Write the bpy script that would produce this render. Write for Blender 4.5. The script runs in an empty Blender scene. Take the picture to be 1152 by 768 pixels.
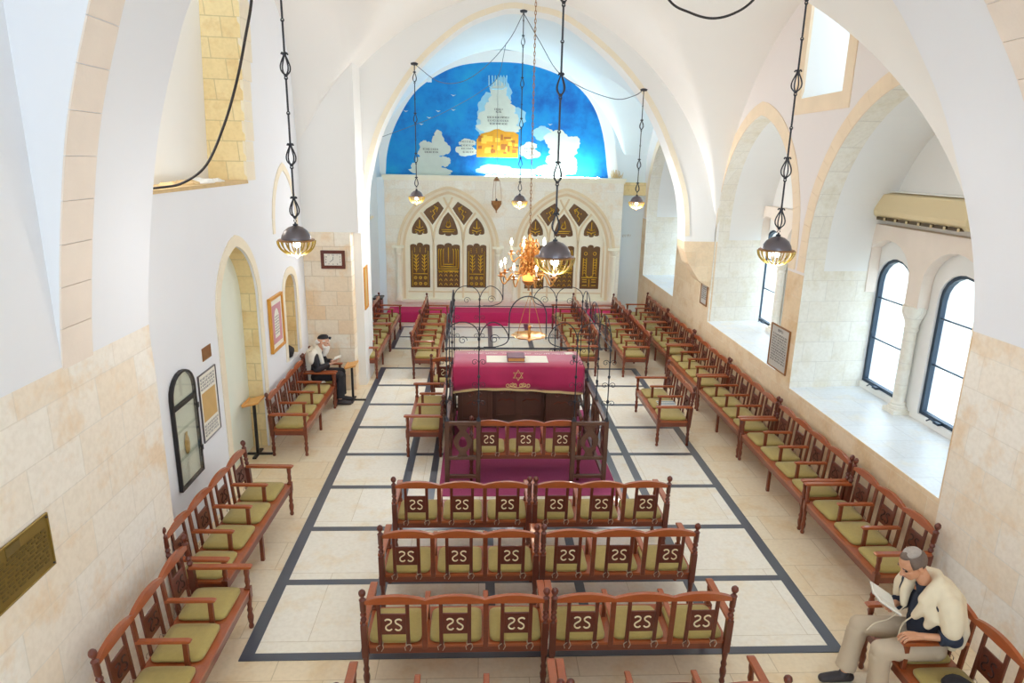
import bpy, bmesh, math, random
from mathutils import Vector, Matrix, geometry
random.seed(7)
PI = math.pi
scene = bpy.context.scene
COL = scene.collection

# ------------------------------------------------------------------ materials
def nd(nt, typ, loc=(0, 0), **kw):
    n = nt.nodes.new(typ)
    for k, v in kw.items():
        setattr(n, k, v)
    return n

def rgb(r, g, b):
    f = lambda c: ((c / 255.0 + 0.055) / 1.055) ** 2.4 if c > 10 else c / 255 / 12.92
    return (f(r), f(g), f(b), 1)

def base_mat(name, color, rough=0.5, metal=0.0, noise=0.0, nscale=8.0, bump=0.0, bscale=60.0, spec=0.5, coat=0.0, stretch=None, sheen=0):
    m = bpy.data.materials.new(name); m.use_nodes = True
    nt = m.node_tree; b = nt.nodes['Principled BSDF']
    b.inputs['Base Color'].default_value = color
    b.inputs['Roughness'].default_value = rough
    b.inputs['Metallic'].default_value = metal
    b.inputs['Specular IOR Level'].default_value = spec
    b.inputs['Coat Weight'].default_value = coat
    b.inputs['Sheen Weight'].default_value = sheen
    tc = nd(nt, 'ShaderNodeTexCoord')
    vec = tc.outputs['Object']
    if stretch:
        mp = nd(nt, 'ShaderNodeMapping'); mp.inputs['Scale'].default_value = stretch
        nt.links.new(vec, mp.inputs['Vector']); vec = mp.outputs['Vector']
    if noise > 0:
        n = nd(nt, 'ShaderNodeTexNoise'); n.inputs['Scale'].default_value = nscale; n.inputs['Detail'].default_value = 6
        nt.links.new(vec, n.inputs['Vector'])
        mx = nd(nt, 'ShaderNodeMix', data_type='RGBA')
        mx.inputs[6].default_value = tuple(c * (1 - noise) for c in color[:3]) + (1,)
        mx.inputs[7].default_value = tuple(min(1, c * (1 + noise)) for c in color[:3]) + (1,)
        nt.links.new(n.outputs['Fac'], mx.inputs[0]); nt.links.new(mx.outputs[2], b.inputs['Base Color'])
    if bump > 0:
        n2 = nd(nt, 'ShaderNodeTexNoise'); n2.inputs['Scale'].default_value = bscale; n2.inputs['Detail'].default_value = 4
        nt.links.new(vec, n2.inputs['Vector'])
        bp = nd(nt, 'ShaderNodeBump'); bp.inputs['Strength'].default_value = bump; bp.inputs['Distance'].default_value = 0.01
        nt.links.new(n2.outputs['Fac'], bp.inputs['Height']); nt.links.new(bp.outputs['Normal'], b.inputs['Normal'])
    return m

def stone_nodes(nt, c1, c2, mortar, bw, bh, ms=0.006, stain=None, seed=0.0, horizontal=False):
    """stone blocks laid in world space; returns (colour socket, bump height socket)"""
    geo = nd(nt, 'ShaderNodeNewGeometry'); sp = nd(nt, 'ShaderNodeSeparateXYZ')
    nt.links.new(geo.outputs['Position'], sp.inputs[0])
    cb = nd(nt, 'ShaderNodeCombineXYZ')
    if horizontal:
        nt.links.new(sp.outputs['X'], cb.inputs['X']); nt.links.new(sp.outputs['Y'], cb.inputs['Y'])
    else:
        ad = nd(nt, 'ShaderNodeMath', operation='ADD'); nt.links.new(sp.outputs['X'], ad.inputs[0]); nt.links.new(sp.outputs['Y'], ad.inputs[1])
        ad2 = nd(nt, 'ShaderNodeMath', operation='ADD'); nt.links.new(ad.outputs[0], ad2.inputs[0]); ad2.inputs[1].default_value = seed
        nt.links.new(ad2.outputs[0], cb.inputs['X']); nt.links.new(sp.outputs['Z'], cb.inputs['Y'])
    br = nd(nt, 'ShaderNodeTexBrick')
    br.inputs['Scale'].default_value = 1.0
    br.inputs['Brick Width'].default_value = bw; br.inputs['Row Height'].default_value = bh
    br.inputs['Mortar Size'].default_value = ms; br.inputs['Mortar Smooth'].default_value = 0.4
    br.inputs['Color1'].default_value = c1; br.inputs['Color2'].default_value = c2; br.inputs['Mortar'].default_value = mortar
    nt.links.new(cb.outputs[0], br.inputs['Vector'])
    no = nd(nt, 'ShaderNodeTexNoise'); no.inputs['Scale'].default_value = 2.6; no.inputs['Detail'].default_value = 8; no.inputs['Roughness'].default_value = 0.62
    nt.links.new(geo.outputs['Position'], no.inputs['Vector'])
    rp = nd(nt, 'ShaderNodeValToRGB'); rp.color_ramp.elements[0].position = 0.50; rp.color_ramp.elements[1].position = 0.68
    nt.links.new(no.outputs['Fac'], rp.inputs[0])
    ml = nd(nt, 'ShaderNodeMath', operation='MULTIPLY'); nt.links.new(rp.outputs[0], ml.inputs[0]); ml.inputs[1].default_value = 0.75
    mx = nd(nt, 'ShaderNodeMix', data_type='RGBA'); nt.links.new(ml.outputs[0], mx.inputs[0])
    nt.links.new(br.outputs['Color'], mx.inputs[6]); mx.inputs[7].default_value = stain or tuple(c * .8 for c in c1[:3]) + (1,)
    n3 = nd(nt, 'ShaderNodeTexNoise'); n3.inputs['Scale'].default_value = 22; n3.inputs['Detail'].default_value = 5
    nt.links.new(geo.outputs['Position'], n3.inputs['Vector'])
    m3 = nd(nt, 'ShaderNodeMix', data_type='RGBA', blend_type='MULTIPLY'); m3.inputs[0].default_value = 0.13
    nt.links.new(mx.outputs[2], m3.inputs[6])
    r3 = nd(nt, 'ShaderNodeValToRGB'); r3.color_ramp.elements[0].position = .35; r3.color_ramp.elements[0].color = (.55, .5, .42, 1); r3.color_ramp.elements[1].position = .6
    nt.links.new(n3.outputs['Fac'], r3.inputs[0]); nt.links.new(r3.outputs[0], m3.inputs[7])
    h = nd(nt, 'ShaderNodeMath', operation='MULTIPLY_ADD'); nt.links.new(br.outputs['Fac'], h.inputs[0]); h.inputs[1].default_value = -1
    nt.links.new(n3.outputs['Fac'], h.inputs[2])
    return m3.outputs[2], h.outputs[0], sp

def stone_mat(name, c1, c2, mortar, bw=.62, bh=.30, stain=None, seed=0.0, rough=.8, ms=.006, horizontal=False, bump=.35, plaster=None, z_split=None, x_min=None, coat=0):
    m = bpy.data.materials.new(name); m.use_nodes = True
    nt = m.node_tree; b = nt.nodes['Principled BSDF']
    col, h, sp = stone_nodes(nt, c1, c2, mortar, bw, bh, ms, stain, seed, horizontal)
    b.inputs['Roughness'].default_value = rough
    b.inputs['Coat Weight'].default_value = coat; b.inputs['Coat Roughness'].default_value = .25
    bp = nd(nt, 'ShaderNodeBump'); bp.inputs['Strength'].default_value = bump; bp.inputs['Distance'].default_value = 0.008
    nt.links.new(h, bp.inputs['Height']); nt.links.new(bp.outputs['Normal'], b.inputs['Normal'])
    if plaster is not None:       # the wall is plastered above a height (and outside a stretch)
        lt = nd(nt, 'ShaderNodeMath', operation='GREATER_THAN'); nt.links.new(sp.outputs['Z'], lt.inputs[0]); lt.inputs[1].default_value = z_split
        fac = lt.outputs[0]
        if x_min is not None:
            l2 = nd(nt, 'ShaderNodeMath', operation='LESS_THAN'); nt.links.new(sp.outputs['X'], l2.inputs[0]); l2.inputs[1].default_value = x_min
            mm = nd(nt, 'ShaderNodeMath', operation='MAXIMUM'); nt.links.new(fac, mm.inputs[0]); nt.links.new(l2.outputs[0], mm.inputs[1]); fac = mm.outputs[0]
        pn = nd(nt, 'ShaderNodeTexNoise'); pn.inputs['Scale'].default_value = 1.2; pn.inputs['Detail'].default_value = 5
        pm = nd(nt, 'ShaderNodeMix', data_type='RGBA'); nt.links.new(pn.outputs['Fac'], pm.inputs[0])
        pm.inputs[6].default_value = tuple(c * .97 for c in plaster[:3]) + (1,); pm.inputs[7].default_value = plaster
        mx = nd(nt, 'ShaderNodeMix', data_type='RGBA'); nt.links.new(fac, mx.inputs[0])
        nt.links.new(col, mx.inputs[6]); nt.links.new(pm.outputs[2], mx.inputs[7]); col = mx.outputs[2]
        iv = nd(nt, 'ShaderNodeMath', operation='MULTIPLY_ADD'); nt.links.new(fac, iv.inputs[0]); iv.inputs[1].default_value = -.3; iv.inputs[2].default_value = .35
        nt.links.new(iv.outputs[0], bp.inputs['Strength'])
    nt.links.new(col, b.inputs['Base Color'])
    return m

PL_COOL = rgb(238, 241, 247); PL_WARM = rgb(238, 231, 228); PL_WHITE = rgb(240, 240, 238)
S1, S2, SM = rgb(238, 222, 196), rgb(229, 208, 178), rgb(240, 230, 212)
M = {}
M['plaster_cool'] = base_mat('plaster_cool', PL_COOL, .85, noise=.02, nscale=1.5, bump=.12, bscale=9)
M['plaster_warm'] = base_mat('plaster_warm', PL_WARM, .85, noise=.025, nscale=1.5, bump=.12, bscale=9)
M['plaster_vault'] = base_mat('plaster_vault', rgb(242, 240, 236), .85, noise=.02, nscale=1.2, bump=.12, bscale=9)
M['plaster_white'] = base_mat('plaster_white', PL_WHITE, .85, noise=.02, nscale=1.5, bump=.1, bscale=9)
M['plaster_green'] = base_mat('plaster_green', rgb(232, 238, 226), .85, noise=.02)
M['plaster_blue_bounce'] = base_mat('plaster_blue_bounce', rgb(226, 236, 241), .85, noise=.03, nscale=1.2)  # pale plaster with the blue bounce of the LED light put into its colour
M['wall_right'] = stone_mat('wall_right_stone', rgb(240, 218, 186), rgb(232, 205, 168), rgb(238, 220, 192), .66, .36, stain=rgb(222, 188, 140), plaster=PL_WARM, z_split=2.86)
M['wall_near_left'] = stone_mat('left_dado_stone', rgb(246, 242, 234), rgb(242, 228, 208), rgb(234, 227, 215), .60, .34, stain=rgb(236, 210, 176), seed=.3, plaster=PL_COOL, z_split=2.92)
M['pier_stone'] = stone_mat('pier_stone', rgb(248, 242, 228), rgb(240, 214, 178), rgb(222, 206, 180), .44, .28, stain=rgb(238, 206, 164), ms=.008)
M['arch_wall'] = stone_mat('arch_wall_stone', rgb(240, 218, 186), rgb(232, 205, 168), rgb(238, 220, 192), .5, .3, plaster=PL_WHITE, z_split=2.9, x_min=2.0)
M['reveal_stone'] = stone_mat('reveal_stone', rgb(243, 240, 230), rgb(238, 233, 220), rgb(226, 222, 212), .52, .31, stain=rgb(230, 222, 200), seed=.2)
M['yellow_stone'] = stone_mat('yellow_stone', rgb(244, 226, 178), rgb(238, 214, 158), rgb(214, 196, 150), .42, .27, stain=rgb(222, 188, 128), ms=.009)
M['facade_stone'] = stone_mat('facade_stone', rgb(244, 240, 228), rgb(240, 232, 214), rgb(232, 226, 212), .55, .36, stain=rgb(236, 216, 186), seed=.15)
M['ring_stone'] = base_mat('ring_stone', rgb(242, 222, 194), .8, noise=.09, nscale=3.2, bump=.3, bscale=30)
M['ring_pale'] = base_mat('ring_pale', rgb(238, 226, 214), .8, noise=.08, nscale=3.0, bump=.3, bscale=30)
M['ring_cream'] = base_mat('ring_cream', rgb(240, 230, 208), .75, noise=.06, nscale=4, bump=.2, bscale=30)
M['moulding_shaded'] = base_mat('moulding_stone_shaded', rgb(228, 208, 172), .7, noise=.07, nscale=5, bump=.15, bscale=40)  # darker tan puts the shading of the mouldings into the stone colour
M['tracery'] = base_mat('tracery_stone', rgb(242, 236, 214), .65, noise=.05, nscale=5, bump=.15, bscale=40)
M['sill'] = stone_mat('sill_stone', rgb(232, 236, 238), rgb(226, 230, 232), rgb(210, 214, 216), .9, .5, stain=rgb(236, 232, 220), horizontal=True, rough=.35, bump=.1)
M['floor'] = stone_mat('floor_stone', rgb(247, 243, 232), rgb(244, 237, 220), rgb(214, 202, 178), 1.6, 1.088, stain=rgb(240, 224, 194), horizontal=True, rough=.38, ms=.004, bump=.06)
M['floor_aisle'] = stone_mat('aisle_stone', rgb(240, 228, 204), rgb(236, 216, 182), rgb(206, 186, 150), .9, .55, stain=rgb(228, 200, 154), horizontal=True, rough=.36, ms=.005, bump=.06)
M['stripe'] = base_mat('dark_inlay', rgb(74, 80, 92), .28, noise=.12, nscale=6, spec=.7)
M['wood'] = base_mat('bench_wood', rgb(118, 54, 28), .38, noise=.28, nscale=5, stretch=(2, 2, 9), coat=.35, spec=.5)
M['wood_rail'] = base_mat('bench_wood_orange', rgb(160, 80, 38), .34, noise=.22, nscale=6, stretch=(2, 9, 9), coat=.5)
M['wood_dark'] = base_mat('carved_wood', rgb(98, 42, 26), .38, noise=.25, nscale=6, coat=.2)
M['wood_brown'] = base_mat('bimah_wood', rgb(92, 60, 44), .45, noise=.2, nscale=7, coat=.15)
M['cushion'] = base_mat('olive_cushion', rgb(176, 156, 88), .85, noise=.10, nscale=30, bump=.4, bscale=260, sheen=.2)
M['tie'] = base_mat('cushion_tie', rgb(176, 160, 140), .8)
M['cream_inlay'] = base_mat('cream_inlay', rgb(236, 222, 182), .5)
M['dark_cut'] = base_mat('dark_carving', rgb(52, 24, 18), .7)
M['velvet'] = base_mat('crimson_velvet', rgb(176, 10, 78), .65, noise=.18, nscale=5, bump=.25, bscale=14, sheen=.5)
M['carpet'] = base_mat('red_carpet', rgb(168, 72, 116), .95, noise=.16, nscale=40, bump=.5, bscale=300)
M['carpet_pink'] = base_mat('pink_carpet', rgb(200, 42, 100), .9, noise=.08, nscale=30, bump=.3, bscale=200)
M['gold_fringe'] = base_mat('gold_fringe', rgb(214, 186, 130), .6, noise=.15, nscale=60, bump=.5, bscale=200)
M['gold_thread'] = base_mat('gold_thread', rgb(232, 206, 140), .5)
M['white_thread'] = base_mat('white_thread', rgb(242, 226, 226), .6)
M['iron'] = base_mat('wrought_iron', rgb(52, 54, 62), .5, metal=.3, noise=.2, nscale=20)
M['lamp_metal'] = base_mat('lamp_metal', rgb(112, 106, 110), .32, metal=.75, noise=.15, nscale=9)
M['lamp_gold'] = base_mat('lamp_basket_gold', rgb(150, 128, 52), .35, metal=.6)
M['brass'] = base_mat('brass', rgb(214, 158, 92), .3, metal=.85, noise=.25, nscale=14)
M['brass_dark'] = base_mat('brass_old', rgb(164, 120, 78), .4, metal=.7, noise=.25, nscale=14)
M['gilt'] = base_mat('gilt', rgb(236, 192, 56), .38, metal=.4, noise=.15, nscale=20)
M['panel_wood'] = base_mat('panel_wood', rgb(108, 74, 34), .5, noise=.2, nscale=12)
M['win_frame'] = base_mat('window_steel', rgb(48, 66, 84), .45, metal=.2)
M['black_frame'] = base_mat('black_metal', rgb(48, 46, 48), .4, metal=.4)
M['ac'] = base_mat('ac_cream', rgb(226, 208, 166), .45)
M['ac_dark'] = base_mat('ac_slot', rgb(78, 62, 34), .6)
M['white'] = base_mat('white_paint', rgb(238, 238, 236), .5)
M['paper'] = base_mat('paper', rgb(238, 234, 222), .8, noise=.03, nscale=20)
M['paper_grey'] = base_mat('paper_grey', rgb(196, 192, 184), .7, noise=.08, nscale=14)
M['ink'] = base_mat('ink', rgb(70, 68, 72), .8)
M['plaque_gold'] = base_mat('plaque_bronze', rgb(142, 118, 56), .35, metal=.5, noise=.12, nscale=5)
M['plaque_text'] = base_mat('plaque_letters', rgb(112, 92, 44), .6)
M['wood_light'] = base_mat('light_wood', rgb(222, 164, 92), .4, noise=.15, nscale=8)
M['frame_gold'] = base_mat('frame_gold', rgb(222, 158, 62), .35, metal=.35)
M['pink_mat'] = base_mat('pink_mat', rgb(206, 150, 160), .8, noise=.1, nscale=30)
M['ochre'] = base_mat('ochre_paint', rgb(214, 150, 38), .8, noise=.25, nscale=9)
M['ochre_light'] = base_mat('ochre_light_paint', rgb(232, 190, 70), .8, noise=.12, nscale=12)
M['ochre_dark'] = base_mat('ochre_dark_paint', rgb(170, 100, 44), .8, noise=.2, nscale=12)
M['cloud'] = base_mat('cloud_paint', rgb(206, 212, 200), .85, noise=.07, nscale=6)
M['cloud_soft'] = base_mat('cloud_soft_paint', rgb(150, 200, 222), .85, noise=.12, nscale=6)
M['clay'] = base_mat('clay', rgb(206, 170, 110), .7, noise=.1)
M['rubble'] = base_mat('rubble', rgb(214, 186, 140), .9, noise=.2, nscale=8, bump=.5, bscale=40)
M['cable'] = base_mat('black_cable', rgb(44, 38, 38), .6)
M['cord_thin'] = base_mat('thin_wire', rgb(90, 96, 106), .5)
M['skin'] = base_mat('skin_tan', rgb(206, 150, 116), .55, noise=.06, nscale=12)
M['skin_pale'] = base_mat('skin_pale', rgb(222, 172, 146), .55, noise=.05, nscale=12)
M['hair_grey'] = base_mat('hair_grey', rgb(112, 96, 86), .8, noise=.25, nscale=60, bump=.4, bscale=200)
M['hair_white'] = base_mat('hair_white', rgb(236, 234, 230), .85, noise=.08, nscale=60, bump=.5, bscale=120)
M['navy'] = base_mat('navy_cloth', rgb(40, 48, 66), .85, noise=.12, nscale=20, bump=.3, bscale=30)
M['khaki'] = base_mat('khaki_cloth', rgb(190, 172, 148), .85, noise=.07, nscale=10, bump=.35, bscale=18)
M['wool'] = base_mat('cream_wool', rgb(226, 212, 184), .9, noise=.06, nscale=20, bump=.35, bscale=22)
M['tallit'] = base_mat('white_wool', rgb(232, 228, 216), .9, noise=.05, nscale=20, bump=.35, bscale=22)
M['black_cloth'] = base_mat('black_cloth', rgb(38, 38, 44), .8, noise=.12, nscale=20, bump=.2, bscale=25)
M['shoe'] = base_mat('dark_shoe', rgb(52, 46, 48), .5)
M['kippah'] = base_mat('knit_kippah', rgb(172, 162, 154), .9, noise=.22, nscale=60, bump=.5, bscale=150)
M['stripe_cloth'] = base_mat('teal_stripe', rgb(40, 100, 130), .9)
M['eye'] = base_mat('eye_dark', rgb(40, 28, 24), .3)
M['lip'] = base_mat('lip', rgb(176, 110, 96), .5)
M['book_cover'] = base_mat('book_cover', rgb(128, 92, 104), .6, noise=.35, nscale=25)
M['ink_soft'] = base_mat('soft_ink', rgb(140, 140, 146), .8)
M['foliage'] = base_mat('outside_green', rgb(150, 170, 120), .9, noise=.3, nscale=3)
M['red_wood'] = base_mat('red_lacquer', rgb(122, 34, 44), .4, noise=.15)

def emis(name, color, s):
    m = bpy.data.materials.new(name); m.use_nodes = True
    b = m.node_tree.nodes['Principled BSDF']; b.inputs['Base Color'].default_value = color
    b.inputs['Emission Color'].default_value = color; b.inputs['Emission Strength'].default_value = s
    return m
M['bulb'] = emis('bulb_glow', (1, .92, .76, 1), 9)
M['flame'] = emis('flame_glow', (1, .80, .52, 1), 16)
M['led'] = emis('led_glow', (.75, .95, 1, 1), 40)
M['amber'] = emis('amber_glow', (.9, .42, .1, 1), .7)

def glass_mat(name, tint, rough=0.02, opac=.12):
    m = bpy.data.materials.new(name); m.use_nodes = True; nt = m.node_tree
    nt.nodes.remove(nt.nodes['Principled BSDF'])
    t = nd(nt, 'ShaderNodeBsdfTransparent'); t.inputs[0].default_value = tint
    g = nd(nt, 'ShaderNodeBsdfGlossy'); g.inputs['Roughness'].default_value = rough
    mx = nd(nt, 'ShaderNodeMixShader'); mx.inputs[0].default_value = opac
    nt.links.new(t.outputs[0], mx.inputs[1]); nt.links.new(g.outputs[0], mx.inputs[2])
    nt.links.new(mx.outputs[0], nt.nodes['Material Output'].inputs['Surface'])
    return m
M['glass'] = glass_mat('window_glass', (.95, .98, 1, 1))
M['glass_cab'] = glass_mat('cabinet_glass', (.93, .95, .93, 1), opac=.09)

def mural_mat():
    m = bpy.data.materials.new('mural_sky'); m.use_nodes = True; nt = m.node_tree; b = nt.nodes['Principled BSDF']
    b.inputs['Roughness'].default_value = .7
    tc = nd(nt, 'ShaderNodeTexCoord')
    n = nd(nt, 'ShaderNodeTexNoise'); n.inputs['Scale'].default_value = .8; n.inputs['Detail'].default_value = 8; n.inputs['Roughness'].default_value = .65
    nt.links.new(tc.outputs['Object'], n.inputs['Vector'])
    r = nd(nt, 'ShaderNodeValToRGB'); e = r.color_ramp.elements
    e[0].position = .36; e[0].color = rgb(0, 92, 176); e[1].position = .68; e[1].color = rgb(20, 160, 212)
    k = r.color_ramp.elements.new(.5); k.color = rgb(0, 134, 208)
    nt.links.new(n.outputs['Fac'], r.inputs[0]); nt.links.new(r.outputs[0], b.inputs['Base Color'])
    return m
M['mural'] = mural_mat()

# ------------------------------------------------------------------ mesh helpers
class MB:
    def __init__(s): s.v = []; s.f = []; s.mi = []
    def add(s, vs, fs, mi=0):
        o = len(s.v); s.v += [tuple(p) for p in vs]
        for f in fs: s.f.append([i + o for i in f]); s.mi.append(mi)
        return s
    def box(s, x0, x1, y0, y1, z0, z1, mi=0, fn=None):
        vs = [(x, y, z) for z in (z0, z1) for y in (y0, y1) for x in (x0, x1)]
        if fn: vs = [fn(p) for p in vs]
        return s.add(vs, [(0, 2, 3, 1), (4, 5, 7, 6), (0, 1, 5, 4), (2, 6, 7, 3), (0, 4, 6, 2), (1, 3, 7, 5)], mi)
    def tube(s, pts, r, n=8, mi=0, closed=False, caps=True):
        pts = [Vector(p) for p in pts]; m = len(pts)
        rs = r if isinstance(r, (list, tuple)) else [r] * m
        up = None; rings = []
        for i, p in enumerate(pts):
            a = pts[i - 1] if (i > 0 or closed) else p
            b = pts[(i + 1) % m] if (i < m - 1 or closed) else p
            t = (b - a)
            t = t.normalized() if t.length > 1e-9 else Vector((0, 0, 1))
            if up is None:
                up = Vector((0, 0, 1)) if abs(t.z) < .9 else Vector((1, 0, 0))
            up = (up - t * up.dot(t))
            up = up.normalized() if up.length > 1e-6 else t.orthogonal().normalized()
            w = t.cross(up)
            rings.append([p + (up * math.cos(2 * PI * k / n) + w * math.sin(2 * PI * k / n)) * rs[i] for k in range(n)])
        vs = [q for R in rings for q in R]; fs = []
        for i in range(m if closed else m - 1):
            j = (i + 1) % m
            for k in range(n):
                l = (k + 1) % n
                fs.append((i * n + k, i * n + l, j * n + l, j * n + k))
        if caps and not closed:
            fs.append(tuple(range(n))[::-1]); fs.append(tuple(range((m - 1) * n, m * n)))
        return s.add(vs, fs, mi)
    def lathe(s, prof, c=(0, 0, 0), n=16, mi=0, fn=None, flute=0, fl_n=8):
        vs = []; fs = []; m = len(prof)
        for (r, z) in prof:
            for k in range(n):
                a = 2 * PI * k / n; rr = r * (1 + flute * math.cos(fl_n * a))
                p = (c[0] + rr * math.cos(a), c[1] + rr * math.sin(a), c[2] + z)
                vs.append(fn(p) if fn else p)
        for i in range(m - 1):
            for k in range(n):
                l = (k + 1) % n
                fs.append((i * n + k, i * n + l, (i + 1) * n + l, (i + 1) * n + k))
        if prof[0][0] > 1e-6: fs.append(tuple(range(n))[::-1])
        if prof[-1][0] > 1e-6: fs.append(tuple(range((m - 1) * n, m * n)))
        return s.add(vs, fs, mi)
    def prism(s, poly, d0, d1, mp, holes=(), mi=0, back=None):
        """poly (a,b) with holes; mp(a,b,d)->xyz; d0 near face, d1 far face"""
        loops = [list(poly)] + [list(h) for h in holes]
        flat = [p for L in loops for p in L]
        tris = geometry.tessellate_polygon([[Vector((a, b, 0)) for a, b in L] for L in loops])
        n = len(flat)
        vs = [mp(a, b, d0) for a, b in flat] + [mp(*(back(a, b) if back else (a, b)), d1) for a, b in flat]
        fs = [tuple(t) for t in tris] + [tuple(i + n for i in t)[::-1] for t in tris]
        o = 0
        for L in loops:
            k = len(L)
            for i in range(k):
                j = (i + 1) % k
                fs.append((o + i, o + j, o + j + n, o + i + n))
            o += k
        return s.add(vs, fs, mi)
    def sphere(s, c, r, n=12, m=8, mi=0, sc=(1, 1, 1), fn=None):
        vs = []; fs = []
        for i in range(m + 1):
            th = PI * i / m
            for k in range(n):
                a = 2 * PI * k / n
                p = (c[0] + r * sc[0] * math.sin(th) * math.cos(a), c[1] + r * sc[1] * math.sin(th) * math.sin(a), c[2] + r * sc[2] * math.cos(th))
                vs.append(fn(p) if fn else p)
        for i in range(m):
            for k in range(n):
                l = (k + 1) % n
                fs.append((i * n + k, (i + 1) * n + k, (i + 1) * n + l, i * n + l))
        return s.add(vs, fs, mi)
    def build(s, name, mats, parent=None, smooth=False, bevel=0, label=None, auto=None):
        me = bpy.data.meshes.new(name)
        me.from_pydata(s.v, [], s.f); 
        if not isinstance(mats, (list, tuple)): mats = [mats]
        for m in mats: me.materials.append(m)
        for p, mi in zip(me.polygons, s.mi): p.material_index = mi
        bm = bmesh.new(); bm.from_mesh(me)
        bmesh.ops.remove_doubles(bm, verts=bm.verts, dist=1e-5)
        bmesh.ops.recalc_face_normals(bm, faces=bm.faces)
        if bevel:
            es = [e for e in bm.edges if len(e.link_faces) == 2 and e.calc_face_angle(0) > .6]
            bmesh.ops.bevel(bm, geom=es, offset=bevel, segments=1, profile=.5, affect='EDGES', clamp_overlap=True)
        bm.to_mesh(me); bm.free()
        if smooth or auto:
            for p in me.polygons: p.use_smooth = True
            if auto: me.set_sharp_from_angle(angle=auto)
        o = bpy.data.objects.new(name, me); COL.objects.link(o)
        if parent: o.parent = parent
        if label: o['label'] = label
        return o

def tag(o, label=None, cat=None, group=None, kind=None):
    if label: o['label'] = label
    if cat: o['category'] = cat
    if group: o['group'] = group
    if kind: o['kind'] = kind
    return o
def struct(name, mb, mats, **kw):
    return tag(mb.build(name, mats, **kw), kind='structure')
def thing(name, label, cat, loc=(0, 0, 0), rz=0, group=None):
    o = bpy.data.objects.new(name, None); COL.objects.link(o)
    o.empty_display_size = .1
    o.location = loc; o.rotation_euler = (0, 0, rz)
    return tag(o, label, cat, group)
def kids(o): return [c for c in bpy.data.objects if c.parent == o]
def copy_tree(o, parent=None):
    c = o.copy(); COL.objects.link(c)
    if parent: c.parent = parent
    for ch in list(o.children): copy_tree(ch, c)
    return c
def text_mb(txt, size, mp, ext=.002, align='CENTER'):
    """letters as a mesh builder; mp(a,b,d)->xyz with a to the reader's right, b up"""
    cu = bpy.data.curves.new('t', 'FONT'); cu.body = txt; cu.size = size; cu.align_x = align; cu.align_y = 'CENTER'; cu.extrude = ext; cu.resolution_u = 3
    o = bpy.data.objects.new('t', cu); COL.objects.link(o)
    dg = bpy.context.evaluated_depsgraph_get(); me = bpy.data.meshes.new_from_object(o.evaluated_get(dg))
    mb = MB(); mb.add([mp(v.co.x, v.co.y, v.co.z) for v in me.vertices], [tuple(p.vertices) for p in me.polygons])
    bpy.data.objects.remove(o); bpy.data.curves.remove(cu); bpy.data.meshes.remove(me)
    return mb

# profiles ---------------------------------------------------------------
def arc_z(t_abs, hw, rise):
    k = (rise * rise - hw * hw) / (2 * hw)
    return math.sqrt(max(0, (hw + k) ** 2 - (t_abs + k) ** 2))
def pointed(c, hw, z0, zs, za, n=14, base=True):
    """closed outline, from the left foot over the apex to the right foot"""
    rise = za - zs; k = (rise * rise - hw * hw) / (2 * hw); R = hw + k
    a1 = math.atan2(rise, k)
    side = [(c + R * math.cos(a1 * i / n) - k, zs + R * math.sin(a1 * i / n)) for i in range(n + 1)]
    right = side
    left = [(2 * c - x, z) for x, z in side]
    pts = ([(c - hw, z0)] if base and z0 < zs else []) + left + right[-2::-1] + ([(c + hw, z0)] if base and z0 < zs else [])
    return pts
def spline(pts, n=6):
    out = []
    P = [Vector(p) for p in pts]
    for i in range(len(P) - 1):
        p0 = P[i - 1] if i else P[0] * 2 - P[1]; p1, p2 = P[i], P[i + 1]; p3 = P[i + 2] if i + 2 < len(P) else P[-1] * 2 - P[-2]
        for k in range(n):
            t = k / n
            out.append(tuple(.5 * ((2 * p1) + (p2 - p0) * t + (2 * p0 - 5 * p1 + 4 * p2 - p3) * t * t + (3 * p1 - p0 - 3 * p2 + p3) * t ** 3)))
    out.append(tuple(P[-1])); return out
def resample(pts, step):
    P = [Vector(p) for p in pts]; L = [0]
    for a, b in zip(P, P[1:]): L.append(L[-1] + (b - a).length)
    n = max(1, round(L[-1] / step)); out = []
    for i in range(n + 1):
        t = L[-1] * i / n; j = 0
        while j < len(L) - 2 and L[j + 1] < t: j += 1
        u = (t - L[j]) / max(1e-9, L[j + 1] - L[j]); out.append(P[j].lerp(P[j + 1], u))
    return out
def ring(line, width, step, d0, d1, mp, gap=.006, sub=3):
    """voussoirs along an open line (a,b); outward is to the left of travel when width>0"""
    mb = MB(); P = resample(line, step / sub); n = len(P)
    nor = []
    for i in range(n):
        t = (P[min(i + 1, n - 1)] - P[max(i - 1, 0)]); t.normalize(); nor.append(Vector((-t.y, t.x)))
    i = 0
    while i < n - 1:
        j = min(i + sub, n - 1)
        inn = [P[k].copy() for k in range(i, j + 1)]; 
        w = width * (1 + random.uniform(-.02, .02)) if step > .05 else width
        out = [P[k] + nor[k] * w for k in range(i, j + 1)]
        for A in (inn, out):
            d = (A[1] - A[0]).normalized() * gap * .5; A[0] += d
            d = (A[-1] - A[-2]).normalized() * gap * .5; A[-1] -= d
        poly = [tuple(p) for p in inn] + [tuple(p) for p in out[::-1]]
        mb.prism(poly, d0 + random.uniform(0, .002), d1, mp)
        i = j
    return mb
MPX = lambda a, b, d: (d, a, b)      # outline (y,z), depth along x
MPY = lambda a, b, d: (a, d, b)      # outline (x,z), depth along y
# ================================================================== SETTING
H = 4.4
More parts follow.
